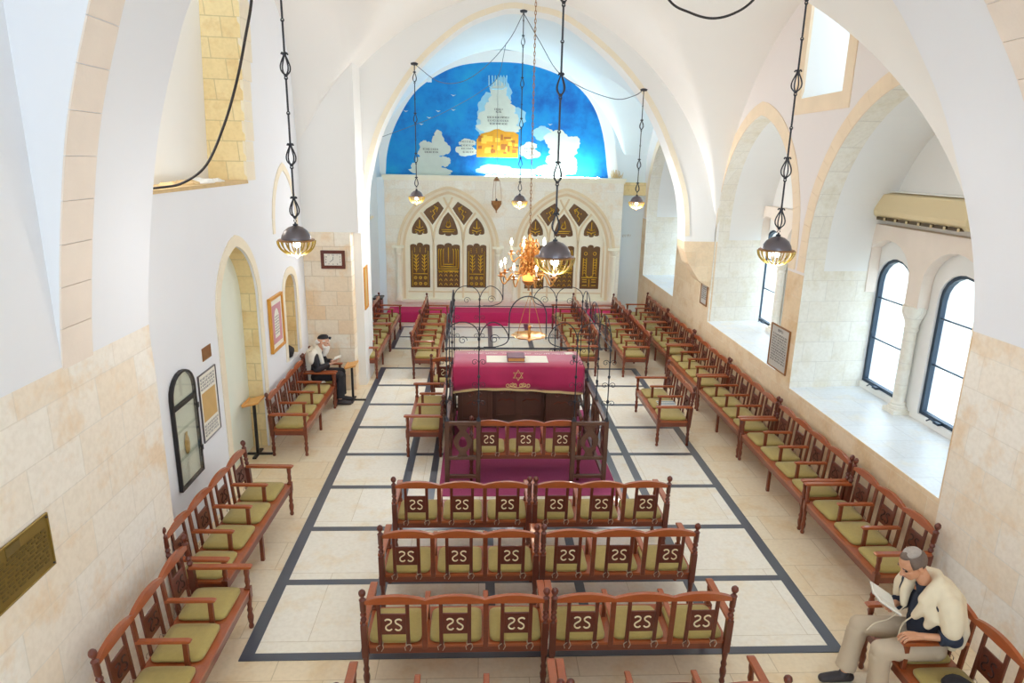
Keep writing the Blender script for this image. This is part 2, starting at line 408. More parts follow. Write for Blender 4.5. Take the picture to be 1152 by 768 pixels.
# ---- camera (solved from the vanishing points)
f, cx, cy = 756.0, 576.0, 384.0
Yv = Vector((542 - cx, -(180 - cy), -f)).normalized()
Zv = -Vector((521 - cx, -(3186 - cy), -f)); Zv = (Zv - Yv * Zv.dot(Yv)).normalized()
Xv = Yv.cross(Zv)
cam = bpy.data.cameras.new('camera'); cam.sensor_width = 36; cam.lens = 36 * f / 1152; cam.clip_end = 200
co = bpy.data.objects.new('camera', cam); COL.objects.link(co)
co.matrix_world = Matrix(((Xv.x, Xv.y, Xv.z, 0), (Yv.x, Yv.y, Yv.z, 0), (Zv.x, Zv.y, Zv.z, H), (0, 0, 0, 1)))
scene.camera = co

# ---- floor
mb = MB(); mb.box(-3.9, 5.0, -6.0, 20.2, -.2, 0)
struct('floor', mb, M['floor_aisle'])
mb = MB(); mb.box(-2.1, 3.38, 5.24, 14.04, -.05, .004); mb.box(-2.1, 2.9, 15.62, 18.1, -.05, .004)
struct('floor_panel', mb, M['floor'])
mb = MB(); zt = .008
def st(x0, x1, y0, y1): mb.box(x0, x1, y0, y1, -.02, zt)
YS = [5.24, 6.36, 7.44, 8.53, 9.60, 10.69, 11.79, 12.88, 14.04]
for i, y in enumerate(YS):
    st(-2.1, 3.38, y - .045, y + .045)
zt = .0085
for x in (-2.1, 3.38): st(x - .06, x + .06, 5.195, 14.085)
zt = .0088
for x in (-1.03, 2.28): st(x - .055, x + .055, 5.24, 14.04)
zt = .0089
for x in (-.66, 1.98): st(x - .05, x + .05, 7.44, 11.79)
for x in (.12, 1.08): st(x - .05, x + .05, 5.24, 7.44)
zt = .008
for y in (15.62, 16.71, 17.78): st(-2.1, 2.9, y - .045, y + .045)
zt = .0085
for x in (-2.12, 2.9): st(x - .06, x + .06, 15.575, 17.82)
for x in (.25, 1.25): st(x - .06, x + .06, 15.6, 18.2)
struct('trim_1', mb, M['stripe'])

# ---- right wall: a front skin with three deep arched embrasures and a high window
XR, XB = 4.7, 5.85
N3 = dict(c=7.77, hw=1.74, z0=1.14, zs=3.25, za=5.33, s=1.06)
N2 = dict(c=11.72, hw=1.68, z0=1.25, zs=3.25, za=5.22, s=1.10)
N1 = dict(c=17.62, hw=1.6, z0=1.26, zs=3.25, za=5.15, s=1.06)
def nprof(N, grow=0): return pointed(N['c'], N['hw'] + grow, N['z0'], N['zs'], N['za'] + grow, 14)
HW = [(9.12, 5.36), (10.30, 5.36), (10.36, 7.6), (9.0, 7.6)]
mb = MB()
mb.prism([(4.0, 0), (20.2, 0), (20.2, 8.2), (4.0, 8.2)], XR, XR + .004, MPX, holes=[nprof(N3), nprof(N2), nprof(N1), HW])
struct('wall_right', mb, M['wall_right'])
for nm, N in (('wall_right_embrasure', N3), ('wall_right_embrasure', N2), ('wall_right_embrasure', N1)):
    P = nprof(N); P = [P[0]] + [(P[0][0], z) for z in (1.9, 2.93)] + P[1:-1] + [(P[-1][0], z) for z in (2.93, 1.9)] + [P[-1]]
    mb = MB(); n = len(P); xs = [XR, XR + .3, XB]
    def bk(p, x):
        p = (p[0] + (.004 if p[0] < N['c'] - .01 else -.004 if p[0] > N['c'] + .01 else 0), p[1] + (.004 if p[1] < N['z0'] + .01 else -.003))
        t = (x - XR) / (XB - XR); return (N['c'] + (p[0] - N['c']) * (1 + (N['s'] - 1) * t), p[1])
    for a, b in zip(xs, xs[1:]):
        for i in range(n):
            j = (i + 1) % n
            q = [(a, *bk(P[i], a)), (a, *bk(P[j], a)), (b, *bk(P[j], b)), (b, *bk(P[i], b))]
            if j == 0: mi = 2
            else:
                low = max(P[i][1], P[j][1]) < 2.95
                mi = 0 if (low or a == XR) else 1
            mb.add(q, [(0, 1, 2, 3)], mi)
    struct(nm, mb, [M['reveal_stone'], M['plaster_white'], M['sill']])
# pointed stone ring round each embrasure
for k, N in enumerate((N3, N2, N1)):
    L = pointed(N['c'], N['hw'], 2.9, N['zs'], N['za'], 14)
    struct('trim_%d' % (k + 2), ring(L, .22, .22, XR - .012, XR - .0005, MPX, gap=.004), M['ring_stone'])
# high window opening, splayed, with stone surround
mb = MB(); P = HW; Q = [(9.3, 5.62), (10.2, 5.62), (10.25, 7.6), (9.2, 7.6)]
for i in range(4):
    j = (i + 1) % 4; mb.add([(XR, *P[i]), (XR, *P[j]), (XB, *Q[j]), (XB, *Q[i])], [(0, 1, 2, 3)])
struct('wall_right_high_reveal', mb, M['plaster_white'])
mb = MB()
for (a, b) in ((9.12 - .22, 9.12), (10.30, 10.52)): mb.box(XR - .012, XR + .03, a, b, 5.14, 7.6)
mb.box(XR - .012, XR + .03, 9.12, 10.3, 5.14, 5.36)
struct('trim_5', mb, M['ring_stone'])

# outer wall with window holes
def winprof(c, w, z0, zt, n=10):
    hw = w / 2; zs = zt - hw * .85
    return [(c - hw, z0)] + [(c - hw * math.cos(PI * i / n), zs + (zt - zs) * math.sin(PI * i / n)) for i in range(n + 1)] + [(c + hw, z0)]
WINS = []
def niche_windows(N, offs, w=.84, z0=1.24, zt=3.16):
    for o in offs: WINS.append((N['c'] + o, w, z0, zt))
niche_windows(N3, (1.42, .02, -1.36)); niche_windows(N2, (1.60, .1, -1.3)); niche_windows(N1, (1.3, 0, -1.3))
holes = [winprof(*w) for w in WINS]
holes += [[(9.3, 5.62), (10.2, 5.62), (10.25, 7.5), (9.2, 7.5)]]
for N in (N3, N2): holes.append([(N['c'] - .35, 4.42), (N['c'] + .42, 4.42), (N['c'] + .3, 4.95), (N['c'] - .1, 5.05)])
mb = MB(); mb.prism([(1.0, 0), (20.2, 0), (20.2, 8.2), (1.0, 8.2)], XB, XB + .22, MPX, holes=holes)
struct('wall_outer_right', mb, M['plaster_white'])
# arched stone heads and slim columns between the windows of each embrasure
k = 6
for N, cs in ((N3, WINS[0:3]), (N2, WINS[3:6]), (N1, WINS[6:9])):
    ys = [c[0] for c in cs]
    mb = MB()
    yl = N['c'] - N['hw'] * N['s'] + .02; yh = N['c'] + N['hw'] * N['s'] - .02
    hl = []
    for c in ys: hl.append(winprof(c, 1.12, 1.2, 3.42, 12))
    hl = [[(max(yl + .01, min(yh - .01, a)), max(b, 2.6)) for a, b in h] for h in hl]
    # spandrel band above the window heads
    top = 3.62
    poly = [(yl, 2.62)]
    for h in hl[::-1]:
        pts = [p for p in h if p[1] > 2.62]
        poly += [(pts[0][0], 2.62)] + pts + [(pts[-1][0], 2.62)]
    poly += [(yh, 2.62), (yh, top), (yl, top)]
    mb.prism(poly, XB - .16, XB - .003, MPX)
    struct('trim_%d' % k, mb, M['ring_pale'], bevel=.006); k += 1
    for a, b in zip(ys, ys[1:]):
        cyy = (a + b) / 2; mb = MB(); zb = 1.14 if N is N3 else 1.26
        mb.box(XB - .22, XB + .02, cyy - .13, cyy + .13, zb - .02, zb + .06)
        mb.lathe([(.12, .06), (.125, .09), (.09, .12), (.1, .15), (.078, .18), (.076, 1.15), (.09, 1.17), (.09, 1.2), (.08, 1.22), (.1, 1.3), (.15, 1.42), (.15, 1.50)], (XB - .09, cyy, zb), 16)
        struct('trim_%d' % k, mb, M['reveal_stone'], auto=.6); k += 1
# steel windows
wi = 1
for (c, w, z0, ztop) in WINS:
    if c < 5.9: continue
    r = bpy.data.objects.new('window_%d' % wi, None); COL.objects.link(r); tag(r, kind='structure'); r.location = (XB, c, z0)
    P = [(a - c, b - z0) for a, b in winprof(c, w, z0, ztop)]; Q = [(a * .88, .045 + b * .955) for a, b in P]
    mb = MB(); mb.prism(P, .03, .10, MPX, holes=[Q])
    hgt = ztop - z0
    for z in (hgt * .36, hgt * .68): mb.box(.05, .08, -w * .43, w * .43, z - .008, z + .008)
    mb.build('window_frame', M['win_frame'], r)
    mb = MB(); mb.prism(Q, .062, .068, MPX); mb.build('pane', M['glass'], r)
    mb = MB(); mb.box(-.03, .04, -.05, .05, .0, .03); mb.tube([(-.02, 0, .02), (-.06, .06, .05), (-.05, .14, .0)], .01, 6); mb.build('handle', M['win_frame'], r)
    wi += 1
for N in (N3, N2):
    c = N['c']; r = bpy.data.objects.new('window_%d' % wi, None); COL.objects.link(r); tag(r, kind='structure'); r.location = (XB, c, 4.42)
    mb = MB(); mb.box(.1, .14, -.35, .42, 0, .03); mb.box(.1, .14, -.37, -.33, 0, .5); mb.box(.1, .14, .4, .44, 0, .5); mb.build('window_frame', M['white'], r)
    mb = MB(); mb.box(.115, .12, -.36, .43, .02, .62); mb.build('pane', M['glass'], r); wi += 1
r = bpy.data.objects.new('window_%d' % wi, None); COL.objects.link(r); tag(r, kind='structure'); r.location = (XB, 9.75, 5.62)
mb = MB()
for z in (0, .88): mb.box(.06, .10, -.5, .5, z, z + .04)
for y in (-.52, .46): mb.box(.06, .10, y, y + .04, 0, 1.9)
mb.build('window_frame', M['white'], r)
mb = MB(); mb.box(.075, .08, -.5, .5, .02, 1.88); mb.build('pane', M['glass'], r)

# ---- left wall
XL = -3.3
DO = pointed(9.20, .74, 0, 2.35, 3.22, 12)
NI = pointed(11.62, .36, .95, 2.12, 2.44, 8)
UW = [(6.02, 4.03), (9.88, 4.06), (10.02, 5.2), (10.25, 7.6), (6.02, 7.6)]
DO = [(a, max(b, .0)) for a, b in DO]
mb = MB(); mb.prism([(6.0, 0), (DO[0][0], 0)] + DO[1:-1] + [(DO[-1][0], 0), (13.4, 0), (13.4, 8.2), (6.0, 8.2)], XL, XL - .5, MPX, holes=[NI, UW])
struct('wall_left', mb, M['plaster_cool'])
# door reveal lining (yellow stone), shut behind by a pale plaster wall
mb = MB()
for prof, d in ((DO, .25), (NI, .35)):
    n = len(prof)
    for i in range(n - 1):
        a, b = prof[i], prof[i + 1]
        q = lambda p: (p[0] + (.004 if p[0] < 9.2 or (p[0] > 10.5 and p[0] < 11.62) else -.004), p[1] - .004)
        a, b = q(a), q(b)
        mb.add([(XL - .03, *a), (XL - .03, *b), (XL - d, *b), (XL - d, *a)], [(0, 1, 2, 3)])
struct('wall_left_reveal', mb, M['yellow_stone'])
mb = MB(); mb.box(XL - .34, XL - .25, 8.2, 10.3, 0, 3.4)
struct('wall_door_back', mb, M['plaster_green'])
mb = MB(); mb.box(XL - .45, XL - .35, 11.1, 12.1, .8, 2.7)
struct('wall_niche_back', mb, M['pier_stone'])
DOa = pointed(9.20, .74, .0, 2.35, 3.22, 12)
struct('trim_20', ring(DOa, .15, .24, XL + .012, XL + .0005, MPX, gap=.004), M['ring_cream'])
struct('trim_21', ring(pointed(11.62, .36, 1.0, 2.12, 2.44, 8), .13, .2, XL + .012, XL + .0005, MPX, gap=.004), M['ring_cream'])
struct('trim_22', ring(pointed(11.62, .62, 3.2, 3.3, 4.18, 10), .12, .22, XL + .012, XL + .0005, MPX, gap=.004), M['ring_cream'])
# upper recess
mb = MB(); mb.prism([(6.0, 4.0), (9.9, 4.02), (9.9, 4.068), (6.0, 4.037)], XL + .008, XL - .49, MPX)
struct('wall_recess_sill', mb, M['rubble'])
mb = MB()
mb.add([(XL + .002, 9.872, 4.03), (XL - .5, 9.80, 4.03), (XL - .5, 10.17, 7.6), (XL + .002, 10.242, 7.6)], [(0, 1, 2, 3)])
struct('wall_recess_jamb', mb, M['yellow_stone'])
mb = MB(); mb.box(XL - .62, XL - .5, 5.7, 10.6, 3.85, 7.8)
struct('wall_recess_back', mb, M['plaster_white'])
mb = MB()
random.seed(4)
for z in [4.06 + .27 * i for i in range(13)]:
    yb = 9.88 + (z - 4.06) * .11; w = random.uniform(.3, .42)
    mb.box(XL - .03, XL + .014, yb, yb + w, z, z + .262)
struct('trim_23', mb, M['ring_cream'])

# ---- near transverse arch (wide plastered soffit, stone ring at its near edge)
half = [(4.69, 2.5), (4.68, 2.9), (4.56, 3.53), (4.36, 4.12), (4.03, 4.85), (3.70, 5.37), (3.38, 5.78), (2.8, 6.35), (2.0, 6.85), (1.3, 7.12), (.86, 7.22)]
cxA = .86
R_ = spline(half, 5); L_ = spline([(-2.97, 2.5), (-2.975, 2.9), (-2.91, 3.45), (-2.81, 4.05), (-2.69, 4.6), (-2.51, 5.15), (-2.31, 5.62), (-1.88, 6.22), (-1.2, 6.85), (-.2, 7.15), (.86, 7.22)], 5)
AR = [(-2.97, 0)] + L_ + R_[::-1][1:] + [(4.69, 0)]
AR[0] = (L_[0][0], 0); 
poly_out = [(-4.2, 0), (-4.2, 8.2), (4.9, 8.2), (4.9, 0)]
mb = MB(); mb.prism(AR + poly_out[::-1], 4.7, 6.0, MPY)
struct('wall_near_arch', mb, M['wall_near_left'])
struct('trim_24', ring([p for p in L_ if p[1] > 2.9] + [p for p in R_[::-1][1:] if p[1] > 2.85], -.012, .30, 4.7, 5.08, MPY, gap=.006), M['ring_pale'])
mb = MB(); mb.box(-3.6, -2.97, -6.0, 4.7, 0, 8.2)
struct('wall_left_near', mb, M['wall_near_left'])
mb = MB(); mb.box(4.69, 5.2, -6.0, 4.7, 0, 8.2)
struct('wall_right_near', mb, M['wall_right'])
mb = MB(); mb.box(-3.6, 5.2, -6.0, 4.8, 7.9, 8.2)
struct('ceiling_light_block', mb, M['plaster_white'])  # unseen ceiling, added to keep world light off the near walls
mb = MB(); mb.box(-3.6, 5.2, -6.2, -6.0, 0, 2.4); mb.box(-3.6, 5.2, -6.2, -6.0, 6.2, 8.2)
struct('wall_light_block', mb, M['plaster_white'])  # unseen bands behind the camera, added to narrow the opening that lets light in

# ---- far transverse arch
fa = [(-2.27, 3.1), (-2.24, 3.6), (-2.16, 4.1), (-1.86, 5.03), (-1.19, 6.05), (-.37, 6.75), (.25, 7.02), (.55, 7.08), (.85, 7.05), (1.57, 6.88), (2.6, 6.13), (3.30, 5.28), (3.84, 4.16), (4.02, 3.5), (4.07, 3.0)]
FA = spline(fa, 4)
mb = MB()
inner = [(-2.27, 0)] + FA + [(4.09, 2.75), (4.2, 2.45), (4.45, 2.1), (4.7, 1.95), (4.72, 0)]
outer = [(4.76, 0), (4.76, 8.2), (-4.2, 8.2), (-4.2, 0)]
mb.prism(inner + outer, 13.4, 13.9, MPY)
struct('wall_far_arch', mb, M['arch_wall'])
struct('trim_25', ring(FA, .10, .34, 13.385, 13.399, MPY, gap=.005), M['ring_cream'])
mb = MB(); mb.box(-3.35, -2.42, 12.62, 13.41, 0, 3.06)
struct('wall_pier', mb, M['pier_stone'], bevel=.012)
mb = MB(); mb.box(-3.35, -2.27, 12.9, 13.39, 0, 3.02); 
struct('wall_pier_jamb', mb, M['plaster_white'])
mb = MB(); mb.box(-3.35, -2.27, 12.66, 13.39, 3.06, 7.6)
struct('wall_pier_upper', mb, M['plaster_white'])

# ---- vaults
def vault(name, x0, x1, y0, y1, zA, zB, mat, nx=200, ny=200, th=.12):
    mb = MB(); vs = []; fs = []
    for j in range(ny + 1):
        for i in range(nx + 1):
            x = (x0 + x1) / 2 + (x1 - x0) / 2 * math.sin(PI / 2 * (2 * i / nx - 1)); y = (y0 + y1) / 2 + (y1 - y0) / 2 * math.sin(PI / 2 * (2 * j / ny - 1))
            a_, b_ = zA(x), zB(y, x); h_ = max(.2 - abs(a_ - b_), 0) / .2
            vs.append((x, y, max(a_, b_) + h_ * h_ * .05))
    for j in range(ny):
        for i in range(nx):
            a = j * (nx + 1) + i; fs.append((a, a + 1, a + nx + 2, a + nx + 1))
    mb.add(vs, fs)
    n = len(vs); mb.add([(x, y, z + th) for x, y, z in vs], [f_[::-1] for f_ in fs])
    return struct(name, mb, mat, auto=.5)
zA2 = lambda x: 2.55 + arc_z(abs(x - .7), 4.02 if x > .7 else 4.4, 4.85) if abs(x - .7) < (4.02 if x > .7 else 4.4) else 2.5
def zB2(y, x):
    t = max(0, min(1, (.7 - x) / 3.0)); y1 = 13.46 - .80 * t; y0 = 5.94; c = (y0 + y1) / 2; hw = (y1 - y0) / 2
    if abs(y - c) >= hw: return 2.5
    u = abs(y - c) / hw; s_ = max(0, min(1, (-.8 - x) / 1.6)); s_ = s_ * s_ * (3 - 2 * s_)
    za = arc_z(abs(y - c), hw, 4.3); zb = 4.3 * (1 - u ** 5) ** .2
    return 2.7 + za * (1 - s_) + zb * s_
vault('ceiling', -3.32, 4.72, 5.98, 13.42, zA2, zB2, M['plaster_vault'])
zA3 = lambda x: 3.2 + arc_z(abs(x - .55), 3.72, 4.12) if abs(x - .55) < 3.72 else 3.15
zB3 = lambda y, x: 2.9 + arc_z(abs(y - 17.2), 2.9, 3.5) if abs(y - 17.2) < 2.9 else 2.8
vault('ceiling_east', -3.0, 4.72, 13.88, 19.75, zA3, zB3, M['plaster_blue_bounce'])

# ---- east bay: left side wall, end wall, carved stone front
LN = pointed(16.9, .85, 2.95, 3.2, 3.75, 8)
mb = MB(); mb.prism([(13.8, 0), (20.2, 0), (20.2, 8.2), (13.8, 8.2)], -2.86, -3.3, MPX, holes=[LN])
struct('wall_east_left', mb, M['plaster_blue_bounce'])
mb = MB(); mb.box(-3.4, -3.22, 15.9, 17.9, 2.8, 3.9); struct('wall_east_niche_back', mb, M['plaster_green'])
mb = MB(); mb.box(-2.9, -2.80, 15.95, 17.85, 2.90, 2.95); struct('trim_26', mb, M['tracery'])
mb = MB(); mb.box(-4.2, 6.2, 19.66, 19.9, 0, 8.2)
struct('wall_back', mb, M['plaster_blue_bounce'])
YF = 19.0
OA = [pointed(c, 1.36, .50, 1.95, 3.62, 16) for c in (-.92, 2.36)]
mb = MB(); mb.prism([(-2.67, 0), (3.95, 0), (3.95, 3.9), (-2.67, 3.9)], YF, YF + .62, MPY, holes=OA)
struct('wall_ark_front', mb, M['facade_stone'])
mb = MB(); mb.box(-2.72, 4.0, YF - .05, YF + .64, 3.9, 3.97); mb.box(-2.7, 3.98, YF - .025, YF, 3.84, 3.9)
struct('trim_27', mb, M['tracery'])
mb = MB(); mb.box(-2.67, 3.95, YF + .4, YF + .66, 0, 3.8); struct('wall_ark_backing', mb, M['facade_stone'])
k = 28
for c in (-.92, 2.36):
    for j, (g, d0, d1, mt) in enumerate(((.0, -.035, .05, 'moulding_shaded'), (-.07, .02, .09, 'ring_cream'), (-.14, .06, .13, 'moulding_shaded'), (-.20, .09, .16, 'tracery'))):
        L = pointed(c, 1.36 + g, .5, 1.95, 3.62 + g, 16)
        struct('trim_%d' % k, ring(L, .075, .4, YF + d0, YF + d1, MPY, gap=.002, sub=5), M[mt]); k += 1
    mb = MB()
    for sx in (-1, 1):
        xx = c + sx * 1.40
        mb.lathe([(.10, .5), (.10, .58), (.075, .62), (.075, 1.78), (.085, 1.8), (.085, 1.82), (.07, 1.84), (.11, 1.93), (.12, 2.0)], (xx, YF - .03, 0), 14)
        mb.box(xx - .16, xx + .16, YF - .12, YF + .02, 1.99, 2.05)
    mb.box(c - 1.5, c + 1.5, YF - .06, YF + .15, .44, .52)
    struct('trim_%d' % k, mb, M['tracery'], auto=.7); k += 1
mb = MB(); mb.box(-2.9, -2.672, 18.98, 19.66, 0, 3.9); struct('wall_ark_side', mb, M['plaster_blue_bounce'])
# red carpeted step below the ark
mb = MB(); mb.box(-2.6, 4.0, 18.3, 19.0, 0, .30)
struct('floor_carpeted_step', mb, M['carpet_pink'], bevel=.015)
mb = MB(); mb.box(.15, .75, 17.95, 18.3, 0, .05); struct('floor_mat', mb, M['carpet_pink'])
# corbel stone on the end wall right of the front
mb = MB(); mb.box(4.0, 4.7, 19.5, 19.67, 3.5, 3.86); struct('trim_60', mb, M['yellow_stone'])

# ---- outside: pale terrace and a low wall seen through the panes
mb = MB(); mb.box(6.1, 30, -10, 40, -.2, 0)
struct('ground_terrace', mb, M['reveal_stone'])
mb = MB(); mb.box(13, 14, -10, 40, 0, 3.2); struct('wall_courtyard', mb, M['reveal_stone'])

# ---- light
w = bpy.data.worlds.new('world'); scene.world = w; w.use_nodes = True
bg = w.node_tree.nodes['Background']; bg.inputs[0].default_value = (.72, .865, 1, 1); bg.inputs[1].default_value = 2.5
def light(name, kind, loc, power, color=(1, 1, 1), size=1, sizey=None, rot=None, rad=.05):
    l = bpy.data.lights.new(name, kind); l.energy = power; l.color = color
    if kind == 'AREA':
        l.shape = 'RECTANGLE'; l.size = size; l.size_y = sizey or size
    else: l.shadow_soft_size = rad
    o = bpy.data.objects.new(name, l); COL.objects.link(o); o.location = loc
    if rot: o.rotation_euler = rot
    return o
scene.view_settings.view_transform = 'Standard'
scene.view_settings.look = 'None'
scene.view_settings.gamma = 1
scene.view_settings.use_curve_mapping = False
scene.view_settings.exposure = 1.07
scene.cycles.use_denoising = True
scene.cycles.max_bounces = 10; scene.cycles.diffuse_bounces = 7; scene.cycles.transparent_max_bounces = 12
scene.cycles.sample_clamp_indirect = 6
light('recess_flood', 'POINT', (-3.5, 7.2, 4.75), 14, (1, .93, .82), rad=.1)

for i, (x, y, z) in enumerate([(-1.62, 6.0, 3.69), (2.68, 6.0, 3.66), (.66, 6.0, 3.59), (-1.24, 13.1, 3.7), (.73, 13.1, 3.66), (3.0, 13.1, 3.67)]):
    light('pendant_light', 'POINT', (x, y, z - .26), 11 if i < 3 else 36, (1, .98, .97), rad=.14)
light('mural_led_light', 'AREA', (1.4, 19.35, 4.02), 14, (.8, .95, 1), 3.2, .1, (PI, 0, 0))
light('chandelier_light', 'POINT', (.72, 10, 2.95), 14, (1, .86, .66), rad=.25)
# ================================================================== BENCHES
TURN = [(.020, 0), (.026, .02), (.018, .05), (.027, .09), (.030, .13), (.020, .17), (.028, .20), (.019, .23), (.026, .30), (.031, .33)]
def tilt(p): return (p[0], p[1] - max(0, p[2] - .43) * .09, p[2])
def make_bench(n, long_arms=False):
    P = .512; W = n * P; D = .52
    root = thing('bench', None, None)
    x0, x1 = -W / 2, W / 2
    mb = MB(); mb.box(x0, x1, .0, D - .01, .405, .43)
    for k in range(1, n): mb.box(x0 + P * k - .003, x0 + P * k + .003, .02, D - .03, .43, .432)
    mb.build('seat', M['wood_rail'], root, bevel=.006)
    mb = MB(); mb.box(x0 + .02, x1 - .02, D - .04, D - .015, .33, .405); mb.box(x0 + .02, x1 - .02, .01, .035, .34, .405)
    for x in (x0 + .01, x1 - .03): mb.box(x, x + .02, .03, D - .04, .33, .405)
    mb.build('seat_frame', M['wood'], root, bevel=.004)
    # scalloped top rail
    pts = []; nn = 12
    for k in range(n):
        for i in range(nn):
            t = i / nn; pts.append((x0 + .03 + (W - .06) * (k + t) / n, .905 + .045 * abs(math.sin(PI * t)) ** .8))
    pts.append((x1 - .03, .905))
    poly = [(x0 + .03, .868)] + pts + [(x1 - .03, .868)]
    mb = MB(); mb.prism(poly, -.018, .018, lambda a, b, d: tilt((a, d + .0, b)))
    mb.build('top_rail', M['wood_rail'], root, bevel=.005)
    for k in range(1, n):
        x = x0 + P * k; mb = MB(); mb.box(x - .022, x + .022, -.012, .014, .40, .87, fn=tilt); mb.build('back_stile', M['wood'], root, bevel=.004)
    for k in range(n):
        xc = x0 + P * (k + .5)
        for s in (-1, 1):
            mb = MB(); mb.box(xc + s * .118 - .016, xc + s * .118 + .016, -.010, .012, .41, .87, fn=tilt); mb.build('back_slat', M['wood_dark'], root, bevel=.003)
        mb = MB(); mb.box(xc - .104, xc + .104, -.008, .008, .55, .765, fn=tilt)
        sp = mb.build('splat', M['wood_dark'], root, bevel=.004)
        for nm, mt, y in (('carved_letters', 'cream_inlay', -.0095), ('carved_front', 'dark_cut', .0095)):
            mb = MB()
            for s in (-1, 1):
                c = xc + s * .042; pt = []
                for i in range(17):
                    t = i / 16; a = t * 2
                    # S curve; the left one is its mirror image
                    if a <= 1: th = .12 * PI + a * 1.25 * PI; px, pz = .024 * math.cos(th), .026 + .026 * math.sin(th)
                    else: th = .37 * PI - (a - 1) * 1.25 * PI + 0; px, pz = .024 * math.cos(th), -.028 + .028 * math.sin(th)
                    pt.append((px, pz))
                pt = [(.026, .046), (.012, .057), (-.010, .055), (-.024, .040), (-.020, .018), (0, .003), (.018, -.014), (.022, -.036), (.008, -.054), (-.014, -.055), (-.028, -.042)]
                pt = spline(pt, 3)
                mb.tube([tilt((c + s * px, y, .655 + pz)) for px, pz in pt], .0072, 5)
            mb.build(nm, M[mt], sp)
        # cushion
        prof = []
        a, b = .222, .212
        for i in range(28):
            th = 2 * PI * i / 28; c_, s_ = math.cos(th), math.sin(th)
            prof.append((xc + a * abs(c_) ** .25 * (1 if c_ > 0 else -1), .235 + b * abs(s_) ** .25 * (1 if s_ > 0 else -1)))
        mb = MB(); vs = []; lay = [(.97, .431), (1.0, .440), (1.0, .458), (.96, .470), (.6, .477), (.0, .478)]
        for sc, z in lay: vs += [(xc + (px - xc) * sc, .235 + (py - .235) * sc, z) for px, py in prof]
        fs = [(i * 28 + j, i * 28 + (j + 1) % 28, (i + 1) * 28 + (j + 1) % 28, (i + 1) * 28 + j) for i in range(5) for j in range(28)] + [tuple(range(28))[::-1]]
        mb.add(vs, fs); cu = mb.build('cushion', M['cushion'], root, auto=.9)
        for s in (-1, 1):
            mb = MB(); q = xc + s * .118
            mb.tube([(q - .02 * s, .03, .445), (q - .022 * s, -.02, .45), (q + .022, -.022, .455), (q + .03, -.03, .43), (q + .012, -.035, .40)], .004, 4)
            mb.tube([(q, -.02, .452), (q - .03, -.028, .435), (q - .022, -.034, .405)], .004, 4)
            mb.build('cushion_tie', M['tie'], cu)
    # arms
    for k in range(n + 1):
        x = x0 + P * k; end = k in (0, n); w = .032 if end else .023; y1 = .545 if end else (.53 if long_arms else .40)
        if k == 0: x += .012
        if k == n: x -= .012
        mb = MB()
        poly = [(-.03, .652), (y1 - .02, .652), (y1, .66), (y1, .676), (y1 - .03, .684), (-.03, .684)]
        mb.prism(poly, x - w, x + w, MPX); arm = mb.build('armrest', M['wood_rail'], root, bevel=.005)
        if not end:
            mb = MB(); mb.box(x - .016, x + .016, y1 - .07, y1 - .03, .425, .655); mb.build('arm_support', M['wood'], root, bevel=.003)
    # legs
    for s in (-1, 1):
        x = s * (W / 2 - .012)
        mb = MB(); mb.lathe(TURN, (x, .49, 0), 10); mb.box(x - .028, x + .028, .462, .518, .33, .45); mb.lathe([(.027, .45), (.018, .47), (.026, .51), (.02, .56), (.026, .60), (.026, .655)], (x, .49, 0), 10)
        mb.build('leg', M['wood'], root, auto=.6)
        mb = MB(); mb.lathe(TURN, (x, .0, 0), 10); 
        mb.box(x - .027, x + .027, -.027, .027, .33, .66, fn=tilt)
        mb.lathe([(.026, .66), (.016, .68), (.028, .71), (.017, .735), (.028, .76), (.018, .785), (.026, .80), (.026, .90), (.03, .91), (.014, .93), (.014, .94), (.026, .955), (.031, .975), (.026, .995), (.010, 1.01), (0, 1.012)], (x, 0, 0), 10, fn=tilt)
        mb.build('back_post', M['wood_dark'], root, auto=.6)
    if n > 3:
        ks = [n // 2]
        for k in ks:
            x = x0 + P * k
            for y in (.03, .47):
                mb = MB(); mb.box(x - .02, x + .02, y - .02, y + .02, 0, .36); mb.build('leg', M['wood'], root, bevel=.003)
    return root, W
B = {}
for n in (1, 3, 4): B[n] = [*make_bench(n), False]
B['long'] = [*make_bench(3, True), False]
def bench(n, x, y, rz, label, group=None, cat='bench'):
    root, W, used = B[n]
    o = root if not used else copy_tree(root)
    B[n][2] = True
    o.location = (x, y, 0); o.rotation_euler = (0, 0, rz)
    tag(o, label, cat, group); return o
FW, FR, FL_ = 0, -PI / 2, PI / 2       # facing the ark, facing right, facing left
WB = 1.536
rows = [(3.84, 'nearest row, mostly below the picture edge, only arms and finials showing'), (4.85, 'second row from the bottom edge, full back with three cushions showing'), (5.85, 'middle one of the three full rows of backs'), (6.87, 'row just behind the railed platform')]
nm = {3.84: 'bench at the bottom edge, only its armrests showing',
      4.85: 'bench in the nearest row whose whole back shows',
      5.85: 'bench in the middle of the three full rows',
      6.87: 'bench in the full row closest to the railed platform'}
for y, lab in nm.items():
    bench(3, -.195, y, FW, 'wooden ' + lab + ', left one', 'bench rows facing the ark')
    bench(3, 1.385, y, FW, 'wooden ' + lab + ', right one', 'bench rows facing the ark')
# left wall
bench(3, -2.68, 4.90, FR, 'three-seat wooden bench under the bronze plaque, nearest along the left wall', 'benches along the left wall')
bench(4, -2.90, 6.80, FR - .03, 'four-seat wooden bench below the arched glass cabinet on the left', 'benches along the left wall')
bench(4, -3.12, 10.58, FR, 'four-seat wooden bench beyond the doorway, beside the seated bearded man', 'benches along the left wall')
bench(1, -3.12, 11.93, FR, 'single-seat end of bench under the bearded man, against the stone pier', 'benches along the left wall')
